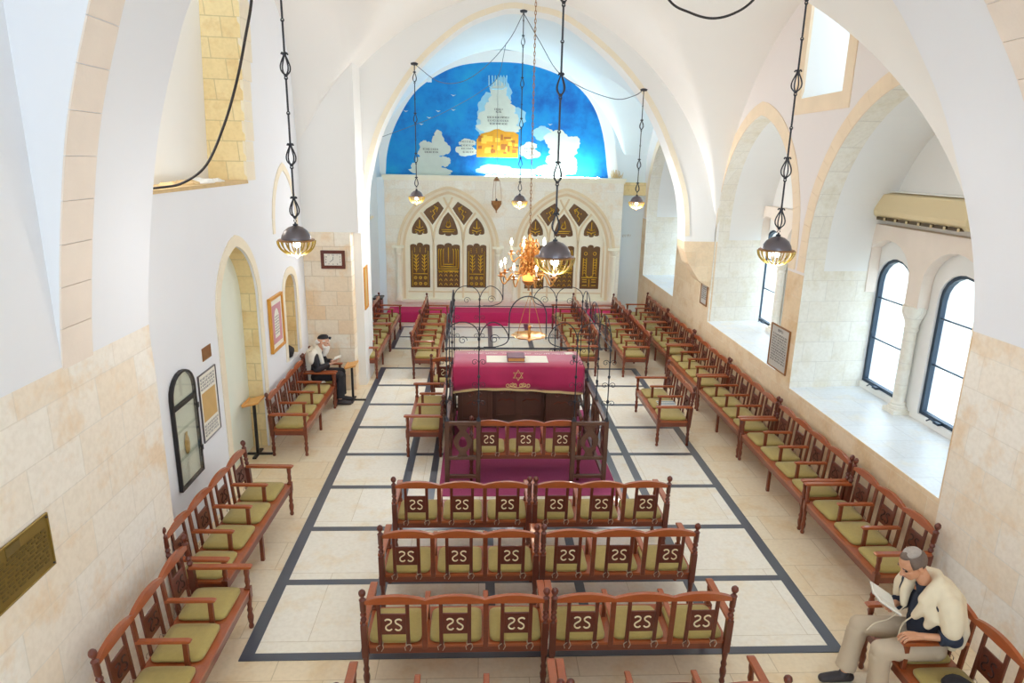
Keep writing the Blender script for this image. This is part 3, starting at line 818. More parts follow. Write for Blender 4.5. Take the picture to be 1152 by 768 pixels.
# east bay, four lines
def line(x, rz, ys, txt, grp):
    for i, y in enumerate(ys): bench(4, x, y, rz, 'wooden bench, ' + txt + (', nearer the viewer' if i == 0 else ', nearer the ark'), grp)
line(-2.62, FR, (14.32, 16.44), 'outer left line past the clock', 'benches before the ark on the left')
line(-1.37, FR, (14.32, 16.44), 'inner left line before the ark', 'benches before the ark on the left')
line(2.44, FL_, (14.54, 16.66), 'inner right line before the ark', 'benches before the ark on the right')
line(3.52, FL_, (14.50, 16.62), 'outer right line before the ark', 'benches before the ark on the right')
# right wall
desc = ['three-seat wooden wall bench just beyond the reading man, its end near his shoulder',
        'four-seat wooden wall bench below the big near window recess',
        'four-seat wooden wall bench below the framed notice between the window recesses',
        'four-seat wooden wall bench below the second window recess',
        'four-seat wooden wall bench below the small frame, beside the far arch',
        'four-seat wooden wall bench at the far end, below the farthest recess']
for i, d in enumerate(desc): bench(4 if i else 3, 4.50, 6.27 + 2.115 * i if i else 6.53, FL_, d, 'benches along the right wall')
bench('long', 3.97, 4.24, FL_, 'wooden bench in the bottom right corner on which the man with a book sits', 'benches along the right wall')
bench(3, 3.34, 10.68, FL_, 'three-seat wooden bench standing alone on the right, striped cloth on its seat', 'single benches around the platform')
# round the platform
bench(3, -.60, 10.27, FL_, 'three-seat wooden bench against the left side of the railed platform', 'single benches around the platform')
bench(3, -.18 + .05, 11.75, FW, 'wooden bench behind the left far corner of the platform, back to the viewer', 'single benches around the platform')
bench(3, .64, 8.70, FW, 'three-seat wooden bench inside the front opening of the platform railing', 'single benches around the platform')
# striped folded cloth
mb = MB()
for i in range(9): mb.box(3.0, 3.30, 10.42 + i * .032, 10.42 + (i + 1) * .032, .480, .487, mi=i % 2)
tag(mb.build('folded_cloth', [M['paper'], M['stripe_cloth']]), 'white and teal striped cloth folded on the lone bench', 'cloth')

# ================================================================== RAILED PLATFORM
mb = MB(); mb.box(-.56, 1.92, 8.25, 11.5, .0, .02); 
tag(mb.build('red_carpet', M['carpet'], bevel=.005), 'deep red carpet under the railed reading platform', 'carpet')
mb = MB(); mb.box(-.30, 1.62, 9.75, 11.2, .0, .20)
tag(mb.build('platform_step', M['carpet'], bevel=.01), 'low red carpeted step carrying the reading desk', 'platform')
be = thing('platform_railing', 'dark wooden railing with tall wrought iron canopy around the reading desk', 'railing', (.65, 9.9, 0))
X0, X1, Y0, Y1 = -.45, 1.74, 8.58, 11.2
RX, RY = .65, 9.9
def q(x, y, z): return (x - RX, y - RY, z)
def post(x, y):
    mb = MB(); mb.box(x - RX - .032, x - RX + .032, y - RY - .032, y - RY + .032, .02, .97); mb.build('wooden_post', M['wood_brown'], be, bevel=.006)
def rails(xa, ya, xb, yb):
    for nm_, z, h in (('bottom_rail', .14, .05), ('middle_rail', .42, .045), ('top_rail', .93, .05)):
        mb = MB(); d = Vector((xb - xa, yb - ya, 0)); L = d.length; a = math.atan2(d.y, d.x)
        def fn(p): 
            c, s = math.cos(a), math.sin(a); return (xa - RX + p[0] * c - p[1] * s, ya - RY + p[0] * s + p[1] * c, p[2])
        mb.box(0, L, -.026, .026, z - h / 2, z + h / 2, fn=fn); mb.build(nm_, M['wood_brown'], be, bevel=.005)
    # vase-shaped baluster boards with a teardrop opening
    nb = max(1, round(L / .46)); w = L / nb
    for k in range(nb):
        xc = w * (k + .5)
        half_ = [(.075, .44), (.05, .50), (.085, .56), (.12, .63), (.12, .70), (.08, .77), (.045, .82), (.07, .87), (.09, .91)]
        R1 = spline(half_, 3); out = [(xc + a_, b_) for a_, b_ in R1] + [(xc - a_, b_) for a_, b_ in R1[::-1]]
        hole = [(xc + .055 * math.sin(t) * (1 - .35 * math.cos(t)), .655 + .085 * -math.cos(t) * -1) for t in [2 * PI * i / 16 for i in range(16)]]
        mb = MB(); mb.prism(out, -.011, .011, lambda a_, b_, d_: fn((a_, d_, b_)), holes=[hole]); mb.build('pierced_baluster', M['wood_brown'], be)
FXP = [-.45, -.02, 1.29, 1.74]
SY = [8.58, 9.45, 10.33, 11.2]
for x in FXP: post(x, Y0); post(x, Y1)
for x in (X0, X1):
    for y in SY[1:3]: post(x, y)
for (xa, xb) in ((FXP[0], FXP[1]), (FXP[2], FXP[3])): rails(xa, Y0, xb, Y0); rails(xa, Y1, xb, Y1)
for x in (X0, X1):
    for a, b in zip(SY, SY[1:]): rails(x, a, x, b)
# ironwork
def spiral(c, r, u, v, turns=1.4, s=1, n=16, start=0):
    return [tuple(Vector(c) + Vector(u) * (r * (1 - .75 * i / n) * math.cos(start + s * 2 * PI * turns * i / n)) + Vector(v) * (r * (1 - .75 * i / n) * math.sin(start + s * 2 * PI * turns * i / n))) for i in range(n + 1)]
ZB = 2.0
def iron_post(x, y, top, u):
    mb = MB(); x -= RX; y -= RY
    mb.tube([(x, y, .95), (x, y, top)], .008, 6)
    for z in (1.0, 1.25, 1.6, top - .12): mb.sphere((x, y, z), .02, 8, 6, sc=(1, 1, 1.3))
    mb.lathe([(.03, .95), (.035, .97), (.02, 1.0)], (x, y, 0), 8)
    mb.sphere((x, y, top), .018, 8, 6, sc=(1, 1, 1.8))
    ip = mb.build('iron_post', M['iron'], be)
    u = Vector(u)
    for z in (1.22, 1.48, 1.80):
        for s in (-1, 1):
            mb = MB(); mb.tube(spiral((x + u.x * s * .055, y + u.y * s * .055, z), .045, (-s * u.x, -s * u.y, 0), (0, 0, 1), 1.2), .004, 5)
            mb.build('scroll', M['iron'], ip)
for y in (Y0, Y1):
    for x in FXP: iron_post(x, y, 2.1 if x in (X0, X1) else 2.12, (1, 0, 0))
for x in (X0, X1):
    for y in SY[1:3]: iron_post(x, y, 2.1, (0, 1, 0))
def arch_pts(a, b, z0, h, n=14): return [(a + (b - a) * (1 - math.cos(PI * i / n)) / 2, z0 + h * math.sin(PI * i / n)) for i in range(n + 1)]
for y in (Y0, Y1):
    yy = y - RY
    mb = MB(); mb.tube([(X0 - RX, yy, ZB), (X1 - RX, yy, ZB)], .007, 6); mb.build('iron_bar', M['iron'], be)
    for a, b in ((X0, -.02), (X1, 1.29)):
        mb = MB(); mb.tube([(x - RX, yy, z) for x, z in arch_pts(a, b, ZB + .16, .19)] , .007, 6)
        mb.tube([(a - RX, yy, ZB), (a - RX, yy, ZB + .16)], .007, 6); mb.tube([(b - RX, yy, ZB), (b - RX, yy, ZB + .16)], .007, 6)
        m_ = (a + b) / 2 - RX
        mb.tube(spiral((m_, yy, ZB + .1), .06, (1, 0, 0), (0, 0, 1), 1.3), .0045, 5); mb.build('iron_arch', M['iron'], be)
    for s, a in ((1, -.02), (-1, 1.29)):
        pts = [(a, ZB + .14), (a + s * .06, ZB + .27), (a + s * .17, ZB + .35), (a + s * .30, ZB + .30), (a + s * .385, ZB + .17), (a + s * .36, ZB + .07), (a + s * .22, ZB + .015), (a + s * .06, ZB + .01)]
        mb = MB(); mb.tube([(x - RX, yy, z) for x, z in spline(pts, 5)], .007, 6)
        mb.tube(spiral((a + s * .2 - RX, yy, ZB + .12), .07, (s, 0, 0), (0, 0, 1), 1.4), .0045, 5); mb.build('iron_scroll_arch', M['iron'], be)
    L_a = [(.375, ZB + .12), (.375, ZB + .40)] + [(x, z) for x, z in arch_pts(.375, .865, ZB + .42, .28)] + [(.865, ZB + .40), (.865, ZB + .12)]
    mb = MB(); mb.tube([(x - RX, yy, z) for x, z in L_a], .008, 6); mb.build('iron_centre_arch', M['iron'], be)
for x in (X0, X1):
    xx = x - RX
    mb = MB(); mb.tube([(xx, Y0 - RY, ZB), (xx, Y1 - RY, ZB)], .007, 6); mb.build('iron_bar', M['iron'], be)
    for a, b in zip(SY, SY[1:]):
        mb = MB(); mb.tube([(xx, y - RY, z) for y, z in arch_pts(a, b, ZB + .05, .30)], .007, 6)
        m_ = (a + b) / 2 - RY
        for s in (-1, 1): mb.tube(spiral((xx, m_ + s * .12, ZB + .12), .08, (0, s, 0), (0, 0, 1), 1.3), .0045, 5)
        mb.tube([(xx, m_, ZB), (xx, m_, ZB + .35)], .008, 5)
        mb.build('iron_arch', M['iron'], be)
# desk
DK = thing('reading_desk', 'dark carved wooden reading desk with recessed middle, inside the railing', 'desk', (.62, 10.6, .2))
def dbox(nm_, x0, x1, y0, y1, z0, z1, mt='wood_brown', parent=None, bevel=.008):
    mb = MB(); mb.box(x0 - .62, x1 - .62, y0 - 10.6, y1 - 10.6, z0 - .2, z1 - .2); return mb.build(nm_, M[mt], parent or DK, bevel=bevel)
dbox('pedestal', -.36, .20, 10.22, 11.0, .2, 1.20); dbox('pedestal', 1.06, 1.58, 10.22, 11.0, .2, 1.20)
dbox('centre_cabinet', .20, 1.06, 10.36, 11.0, .2, 1.20); dbox('desk_top', -.40, 1.62, 10.18, 11.04, 1.20, 1.235)
dbox('plinth', -.38, 1.60, 10.20, 11.02, .2, .27)
for xa, xb, yy in ((-.30, .14, 10.22), (1.12, 1.52, 10.22), (.25, .60, 10.36), (.66, 1.01, 10.36)):
    mb = MB(); a, b = xa - .62, xb - .62; Y = yy - 10.6
    for (p0, p1, z0, z1) in ((a, b, .93, .95), (a, b, .14, .16), (a, a + .02, .14, .95), (b - .02, b, .14, .95)): mb.box(p0, p1, Y - .014, Y + .002, z0, z1)
    dbm = mb.build('panel_frame', M['wood_brown'], DK, bevel=.003)
    mb = MB(); c = (a + b) / 2
    mb.tube(spiral((c - .07, Y - .006, .56), .05, (1, 0, 0), (0, 0, 1), 1.2), .008, 5); mb.tube(spiral((c + .07, Y - .006, .56), .05, (-1, 0, 0), (0, 0, 1), 1.2), .008, 5)
    mb.tube(spline([(c - .13, .40), (c - .06, .44), (c, .42), (c + .06, .44), (c + .13, .40)], 4) and [(p, Y - .006, z) for p, z in spline([(c - .13, .40), (c - .06, .44), (c, .42), (c + .06, .44), (c + .13, .40)], 4)], .008, 5)
    mb.build('carving', M['wood'], dbm)
# velvet cloth: draped over the top, hanging at the front and both sides with soft folds
mb = MB(); nx, prof = 60, []
cx0, cx1, cyf, cyb, ct = -.43, 1.65, 10.15, 11.07, 1.25
vs = []; fs = []; rows_ = [('b', cyb, ct - .25), ('b', cyb, ct - .03), ('t', cyb - .02, ct), ('t', 10.8, ct + .004), ('t', 10.5, ct + .004), ('t', cyf + .02, ct), ('f', cyf - .004, ct - .03), ('f', cyf - .015, ct - .14), ('f', cyf - .02, ct - .26), ('f', cyf - .025, ct - .365)]
for r, (kd, y, z) in enumerate(rows_):
    for i in range(nx + 1):
        t = i / nx; x = cx0 + (cx1 - cx0) * t
        yy, zz = y, z
        if kd == 'f':
            dd = (ct - z); yy = y + math.sin(t * 31 + 1.3) * .012 * dd / .3 + math.sin(t * 13) * .014 * dd / .3
            if r == len(rows_) - 1: zz = z + .02 * math.sin(t * 6) - .05 * (abs(t - .5) * 2) ** 3
        vs.append((x, yy, zz))
for r in range(len(rows_) - 1):
    for i in range(nx):
        a = r * (nx + 1) + i; fs.append((a, a + 1, a + nx + 2, a + nx + 1))
# side drapes
for sx, X, i0 in ((-1, cx0, 0), (1, cx1, nx)):
    ys = [cyb - .02, 10.85, 10.65, 10.45, 10.3, cyf + .0]
    base = len(vs)
    for zz in (ct, ct - .03, ct - .2, ct - .42):
        for j, y in enumerate(ys):
            d = ct - zz; vs.append((X + sx * (.006 + d * .06 + .02 * math.sin(j * 2.1) * d / .3), y, zz - (.0 if zz > ct - .3 else .03 * math.sin(j * 1.7))))
    for r in range(3):
        for j in range(5):
            a = base + r * 6 + j; fs.append((a, a + 1, a + 7, a + 6))
mb.add(vs, fs)
cl = mb.build('table_cover', M['velvet'], smooth=True)
md = cl.modifiers.new('s', 'SOLIDIFY'); md.thickness = .006; md.offset = 1
tag(cl, 'crimson velvet cover with gold embroidery draped over the reading desk', 'tablecloth')
mb = MB(); last = (len(rows_) - 1) * (nx + 1)
pts = [Vector(vs[last + i]) for i in range(nx + 1)]
for a, b in zip(pts, pts[1:]):
    o = Vector((0, -.006, 0)); mb.add([a + o + Vector((0, 0, .012)), b + o + Vector((0, 0, .012)), b + o - Vector((0, 0, .03)), a + o - Vector((0, 0, .03)), a - o + Vector((0, 0, .012)), b - o + Vector((0, 0, .012)), b - o - Vector((0, 0, .03)), a - o - Vector((0, 0, .03))], [(0, 1, 2, 3), (7, 6, 5, 4), (0, 4, 5, 1), (3, 2, 6, 7)])
mb.build('fringe', M['gold_fringe'], cl)
mb = MB(); sc, sz, R = .60, 1.10, .085; yy = cyf - .030
def f_y(z): return cyf - .012 - (ct - z) * .045
for k in range(2):
    P = [(sc + R * math.sin(2 * PI * i / 3 + k * PI), sz + .02 + R * math.cos(2 * PI * i / 3 + k * PI)) for i in range(3)]
    mb.tube([(x, f_y(z) - .012, z) for x, z in P], .008, 5, closed=True)
mb.build('star_of_david', M['gold_thread'], cl)
mb = MB()
for s in (-1, 1):
    for j in range(3):
        c = (sc + s * (.05 + j * .055), f_y(.96) - .014, .955 + .012 * (j % 2))
        mb.tube(spiral(c, .034 + .006 * (j == 2), (s, 0, 0), (0, 0, 1), 1.3, start=1.0 + j), .0055, 5)
mb.tube([(sc - .12, f_y(.93) - .014, .935), (sc, f_y(.92) - .014, .92), (sc + .12, f_y(.93) - .014, .935)], .006, 5)
mb.build('embroidery', M['gold_thread'], cl)
mb = text_mb('לארשי עמש  לארשי עמש  ונקלח ירשא'[::1], .105, lambda a, b, d: (.60 + a, 10.88 + b, ct + .012 + d), ext=.002)
mb.build('white_embroidery', M['white_thread'], cl)
mb = MB(); mb.box(.10, 1.10, 10.36, 10.74, ct + .008, ct + .016)
tag(mb.build('table_mat', M['paper'], bevel=.003), 'long cream mat lying on the crimson cover', 'mat')
t = thing('prayer_book', 'large purple bound book lying shut on the cream mat', 'book', (.58, 10.50, ct + .017), .0)
mb = MB(); mb.box(-.14, .14, -.14, .17, .0, .012); mb.box(-.14, .14, -.14, .17, .062, .075); mb.box(-.145, -.13, -.14, .17, .0, .075); mb.build('cover', M['book_cover'], t, bevel=.003)
mb = MB(); mb.box(-.13, .13, -.13, .16, .012, .062); mb.build('pages', M['wood_light'], t)
t = thing('siddur', 'small open paper booklet on the right far corner of the crimson cover', 'booklet', (1.50, 10.9, ct + .008), .3)
mb = MB(); mb.box(-.07, .07, -.05, .05, 0, .012); mb.build('pages', M['paper'], t, bevel=.002)
t = thing('metal_cup', 'small silver cup on the right edge of the crimson cover', 'cup', (1.52, 10.42, ct + .008))
mb = MB(); mb.lathe([(.02, 0), (.022, .01), (.012, .02), (.012, .04), (.028, .06), (.032, .11), (.029, .11), (.024, .065), (0, .06)], (0, 0, 0), 14); mb.build('bowl', M['lamp_metal'], t, smooth=True)
# the two upright reading stands
def stand(x, y, top_z, top_rot, label, depth=.24, w=.34):
    t = thing('book_stand', label, 'lectern', (x, y, 0), top_rot)
    mb = MB(); mb.box(-.02, .02, -.02, .02, .02, top_z - .02); mb.build('pole', M['black_frame'], t, bevel=.004)
    mb = MB(); mb.box(-.16, .24, -.025, .025, 0, .025); mb.box(-.03, .03, -.18, .18, 0, .025); mb.build('foot', M['black_frame'], t, bevel=.004)
    def fn(p): return (p[0], p[1], p[2] + p[0] * .25)
    mb = MB(); mb.box(-depth / 2, depth / 2, -w / 2, w / 2, top_z - .02, top_z + .01, fn=fn); mb.box(-depth / 2 - .01, -depth / 2 + .012, -w / 2, w / 2, top_z + .0, top_z + .03, fn=fn); mb.build('top_board', M['wood_light'], t, bevel=.004)
    return t
stand(-3.38, 9.62, .86, 0, 'tall thin book stand with light wooden top in the doorway')
stand(-2.38, 12.02, .70, 0, 'low black book stand in front of the bearded man', depth=.2)
# ================================================================== HANGING LAMPS
def lyre(mb, x, y, z, s=1.0):
    """teardrop link with curled tips: four bars swelling out and meeting at the foot"""
    for k in range(4):
        a = PI / 4 + k * PI / 2; ca, sa = math.cos(a), math.sin(a)
        pr_ = [(.030, .085), (.022, .10), (.010, .092), (.010, .075), (.030, .035), (.044, -.005), (.040, -.04), (.018, -.065), (.004, -.072)]
        mb.tube([(x + r * ca * s, y + r * sa * s, z + h * s) for r, h in spline(pr_, 2)], .0062 * s, 5)
    mb.lathe([(.012, -.085), (.018, -.075), (.012, -.062)], (x, y, z), 8)
def chain(t, z0, z1, hook=True):
    z = z0
    mb = MB(); mb.tube([(0, .0, z), (.012, 0, z + .02), (0, 0, z + .045), (-.012, 0, z + .02)], .004, 5, closed=True); mb.build('link', M['iron'], t); z += .045
    first = True
    while z < z1:
        mb = MB(); lyre(mb, 0, 0, z + .08); mb.build('teardrop_link', M['iron'], t); z += .165
        for seg in range(2 if not first else 1):
            if z >= z1: break
            L = min(.26, z1 - z); mb = MB(); mb.tube([(0, 0, z), (0, 0, z + L)], .0085, 6)
            mb.tube([(.012 * math.cos(a), 0, z + L + .012 * math.sin(a)) for a in [2 * PI * i / 10 for i in range(10)]], .005, 5, closed=True)
            mb.build('rod', M['iron'], t); z += L + .015
        first = False
def pendant(x, y, zc, r, ztop, label, canopy=False):
    t = thing('pendant_lamp', label, 'lamp', (x, y, zc), group='pendant lamps')
    n = 28
    mb = MB(); mb.lathe([(r, .0), (r * .995, .02), (r * .94, r * .36), (r * .76, r * .66), (r * .48, r * .88), (r * .18, r * .985), (.02, r), (0, r)], n=n)
    mb.lathe([(r * .97, .0), (r * .9, r * .34), (r * .72, r * .62), (r * .4, r * .86), (0, r * .95)], n=n); mb.build('dome', M['lamp_metal'], t, auto=.8)
    mb = MB(); mb.lathe([(r * .98, -.004), (r * 1.22, -.004), (r * 1.24, .002), (r * 1.22, .008), (r * .98, .01)], n=n); mb.build('rim', M['brass_dark'], t, auto=.8)
    for k in range(18):
        a = 2 * PI * k / 18; pts = []
        for i in range(9):
            th = PI / 2 * i / 8; rr = r * 1.17 * math.cos(th) + .012; zz = -r * 1.0 * math.sin(th) - .002
            pts.append((rr * math.cos(a), rr * math.sin(a), zz))
        mb = MB(); mb.tube(pts, .0062, 5); mb.build('rib', M['lamp_gold'], t)
    mb = MB(); mb.lathe([(0, -r - .03), (.014, -r - .025), (.02, -r - .012), (.035, -r - .004), (.02, -r + .006)], n=10); mb.build('finial', M['brass_dark'], t, auto=.7)
    mb = MB(); mb.sphere((0, 0, -r * .28), r * .26, 14, 8, sc=(1, 1, .9)); mb.build('bulb', M['bulb'], t, smooth=True)
    mb = MB(); mb.lathe([(.03, 0), (.03, .05), (.02, .07)], n=10); mb.build('socket', M['brass_dark'], t)
    mb = MB(); mb.lathe([(.022, r - .002), (.022, r + .012), (.008, r + .018), (.008, r + .03)], n=10); mb.build('cap', M['iron'], t)
    chain(t, r + .02, ztop - zc)
    if canopy:
        mb = MB(); mb.lathe([(.06, ztop - zc + .0), (.07, ztop - zc + .03), (.03, ztop - zc + .045)], n=12); mb.build('ceiling_rose', M['iron'], t)
    return t
pendant(-1.62, 6.0, 3.69, .128, 6.75, 'dark domed pendant lamp with gilt basket, before the left wall above the doorway bench')
pendant(2.68, 6.0, 3.66, .128, 6.1, 'dark domed pendant lamp with gilt basket, before the right wall and window recesses')
pendant(.66, 6.0, 3.57, .145, 7.15, 'largest looking dark domed pendant lamp, hanging before the right ark arch')
pendant(-1.24, 13.2, 3.70, .12, 6.05, 'far dark pendant lamp hanging before the left ark arch', True)
pendant(.735, 13.2, 3.65, .12, 6.98, 'far dark pendant lamp in the middle, beside the hanging oil lamp', True)
pendant(3.01, 13.2, 3.67, .12, 5.70, 'far dark pendant lamp before the white wall beside the ark front', True)

# oil lamp of the ark
t = thing('oil_lamp', 'small copper oil lamp hung on three thin chains from a wire, before the ark', 'lamp', (.37, 17.0, 3.35))
mb = MB(); mb.lathe([(0, -.22), (.02, -.20), (.012, -.17), (.03, -.14), (.09, -.07), (.13, .01), (.125, .06), (.14, .08), (.12, .08), (.10, .02), (0, -.06)], n=20); mb.build('bowl', M['brass_dark'], t, auto=.9)
mb = MB(); mb.lathe([(.085, .56), (.06, .60), (.015, .66), (.01, .70)], n=12); mb.build('cap', M['brass_dark'], t, auto=.9)
for k in range(3):
    a = 2 * PI * k / 3 + .3; mb = MB(); mb.tube([(.13 * math.cos(a), .13 * math.sin(a), .07), (.12 * math.cos(a), .12 * math.sin(a), .3), (.08 * math.cos(a), .08 * math.sin(a), .57)], .005, 5); mb.build('chain', M['brass_dark'], t)
mb = MB(); mb.tube([(0, 0, .69), (0, 0, 3.0)], .004, 5); mb.build('hanging_wire', M['cord_thin'], t)
mb = MB(); mb.lathe([(.02, .06), (.03, .10), (.0, .15)], n=8); mb.build('wick_holder', M['iron'], t)

# ---- chandelier
t = thing('chandelier', 'ornate gilt brass chandelier with lit candle bulbs above the reading desk', 'chandelier', (.72, 10.0, 0))
mb = MB(); mb.lathe([(0, 2.50), (.02, 2.51), (.012, 2.54), (.03, 2.57), (.02, 2.60), (.06, 2.62)], n=12); mb.build('finial', M['brass_dark'], t, auto=.8)
mb = MB(); mb.sphere((0, 0, 2.71), .095, 20, 12); mb.build('amber_globe', M['amber'], t, smooth=True)
mb = MB(); mb.lathe([(.06, 2.60), (.085, 2.63), (.098, 2.66), (.06, 2.67)], n=16, flute=.06); mb.lathe([(.05, 2.78), (.09, 2.80), (.06, 2.83), (.10, 2.86), (.05, 2.90), (.085, 2.95), (.06, 3.0), (.10, 3.04), (.05, 3.08), (.07, 3.13), (.03, 3.17), (.055, 3.21), (.02, 3.26), (.03, 3.30), (.012, 3.36)], n=20, flute=.08, fl_n=6); mb.build('stem', M['brass'], t, auto=.8)
random.seed(11)
for tier, (zb, nb, r0, r1) in enumerate(((3.20, 6, .1, 0), (3.12, 6, .12, .0), (3.04, 8, .1, 0), (2.95, 8, .13, 0), (2.88, 8, .1, 0), (2.82, 8, .11, 0))):
    for k in range(nb):
        a = 2 * PI * (k + .5 * tier) / nb; ca, sa = math.cos(a), math.sin(a)
        mb = MB(); pts = [(.04, 0), (.09, .04), (.13, .02), (.14, -.03), (.11, -.05), (.09, -.02), (.11, .0)]
        mb.tube([(r * ca, r * sa, zb + h) for r, h in spline(pts, 3)], .010, 5)
        mb.sphere((.10 * ca, .10 * sa, zb + .06), .018, 6, 5, sc=(1, 1, 1.6)); mb.build('leaf_ornament', M['brass'], t, smooth=True)
def carm(a, R, z0, zc, name='arm'):
    ca, sa = math.cos(a), math.sin(a)
    pts = [(.04, z0), (R * .3, z0 - .09), (R * .62, z0 - .10), (R * .86, zc - .12), (R, zc - .05), (R, zc)]
    mb = MB(); mb.tube([(r * ca, r * sa, z) for r, z in spline(pts, 5)], .011, 6)
    sp_ = [(R * .5, z0 - .03), (R * .62, z0 + .01), (R * .7, z0 - .03), (R * .62, z0 - .06)]
    mb.tube([(r * ca, r * sa, z) for r, z in spline(sp_, 4)], .007, 5)
    o = mb.build(name, M['brass'], t, smooth=True)
    x, y = R * ca, R * sa
    mb = MB(); mb.lathe([(.006, -.02), (.05, .0), (.055, .012), (.02, .012), (.022, .05), (.026, .055)], (x, y, zc), 12); mb.build('candle_cup', M['brass'], o, auto=.8)
    mb = MB(); mb.lathe([(.011, .05), (.011, .13), (.0, .132)], (x, y, zc), 8); mb.build('candle', M['paper'], o)
    mb = MB(); mb.lathe([(.006, .13), (.017, .155), (.019, .175), (.012, .205), (0, .235)], (x, y, zc), 10); mb.build('flame_bulb', M['flame'], o, smooth=True)
for k in range(8): carm(2 * PI * k / 8 + .18, .43, 2.86, 2.74)
for k in range(5): carm(2 * PI * k / 5 + .55, .27, 3.10, 3.06)
# chain of rings up to the vault
z = 3.36; i = 0
while z < 7.0:
    mb = MB(); ax = (1, 0) if i % 2 else (0, 1)
    mb.tube([(.011 * math.cos(q_) * ax[0], .011 * math.cos(q_) * ax[1], z + .03 + .033 * math.sin(q_)) for q_ in [2 * PI * j / 10 for j in range(10)]], .0048, 4, closed=True)
    i += 1; z += .052
    mb.build('chain_link', M['brass_dark'], t)
    if z > 7.0: break
# the scalloped dish hanging under it
t2 = thing('hanging_dish', 'shallow scalloped brass dish on three chains under the chandelier', 'dish', (.75, 10.0, 0))
mb = MB(); R = []
for k in range(32):
    a = 2 * PI * k / 32; rr = .27 * (1 + .07 * math.cos(8 * a)); R.append((rr * math.cos(a), rr * math.sin(a)))
vs = [(x * s, y * s, 1.80 + h) for s, h in ((.15, -.035), (.5, -.03), (.8, -.015), (1, .012), (.97, .018), (.78, -.005), (.4, -.02), (.1, -.022)) for x, y in R]
fs = [(i * 32 + j, i * 32 + (j + 1) % 32, (i + 1) * 32 + (j + 1) % 32, (i + 1) * 32 + j) for i in range(7) for j in range(32)] + [tuple(range(32))[::-1], tuple(range(7 * 32, 8 * 32))]
mb.add(vs, fs); mb.build('dish', M['brass'], t2, auto=.8)
mb = MB(); mb.lathe([(.0, 1.70), (.02, 1.72), (.012, 1.75), (.035, 1.765)], n=10); mb.lathe([(.02, 1.78), (.03, 1.86), (.015, 1.9), (.03, 1.95), (0, 1.98)], n=10); mb.build('knob', M['brass'], t2, auto=.8)
for k in range(3):
    a = 2 * PI * k / 3 + .4
    mb = MB(); mb.tube([(.22 * math.cos(a), .22 * math.sin(a), 1.80), (.12 * math.cos(a), .12 * math.sin(a), 2.15), (0, 0, 2.49)], .0045, 4); mb.build('chain', M['brass'], t2)

# ---- cables
def cable(name, pts, r, label, mat='cable', n=8):
    mb = MB(); mb.tube(spline(pts, n), r, 6); return tag(mb.build(name, M[mat]), label, 'cable')
cable('cable', [(-1.9, 6.35, 6.5), (-1.96, 6.5, 6.1), (-2.04, 6.6, 5.72), (-2.16, 6.75, 5.46), (-2.34, 6.95, 5.09), (-2.55, 7.1, 4.69), (-2.8, 7.2, 4.3), (-3.03, 7.15, 4.12), (-3.2, 7.0, 4.075), (-3.42, 6.85, 4.06), (-3.5, 6.7, 4.06)], .013, 'thick black cable sagging from the vault into the lit upper recess')
cable('cable', [(1.2, 6.05, 6.5), (1.36, 6.05, 6.0), (1.54, 6.05, 5.71), (1.72, 6.05, 5.62), (1.91, 6.05, 5.58), (2.09, 6.05, 5.62), (2.25, 6.05, 5.73), (2.42, 6.05, 5.98), (2.55, 6.05, 6.35)], .010, 'short dark cable swag below the vault near the top edge')
cable('cable', [(.735, 13.25, 6.98), (1.05, 13.25, 6.5), (1.4, 13.25, 6.0), (1.9, 13.25, 5.72), (2.5, 13.25, 5.55), (2.85, 13.25, 5.62), (3.01, 13.25, 5.72)], .007, 'thin wire sagging from the apex to the far right pendant lamp', 'cord_thin')
cable('cable', [(.735, 13.25, 6.98), (.5, 13.27, 6.55), (.1, 13.27, 6.1), (-.35, 13.27, 5.8), (-.8, 13.25, 5.78), (-1.24, 13.25, 6.07)], .006, 'thin wire sagging from the apex to the far left pendant lamp', 'cord_thin')
cable('cable', [(.55, 17.0, 7.05), (.37, 17.0, 6.32), (0, 17.0, 6.0), (-.5, 17.0, 5.7), (-1.3, 16.9, 5.3), (-2.84, 16.0, 4.65)], .006, 'thin wire across the mural carrying the oil lamp', 'cord_thin')

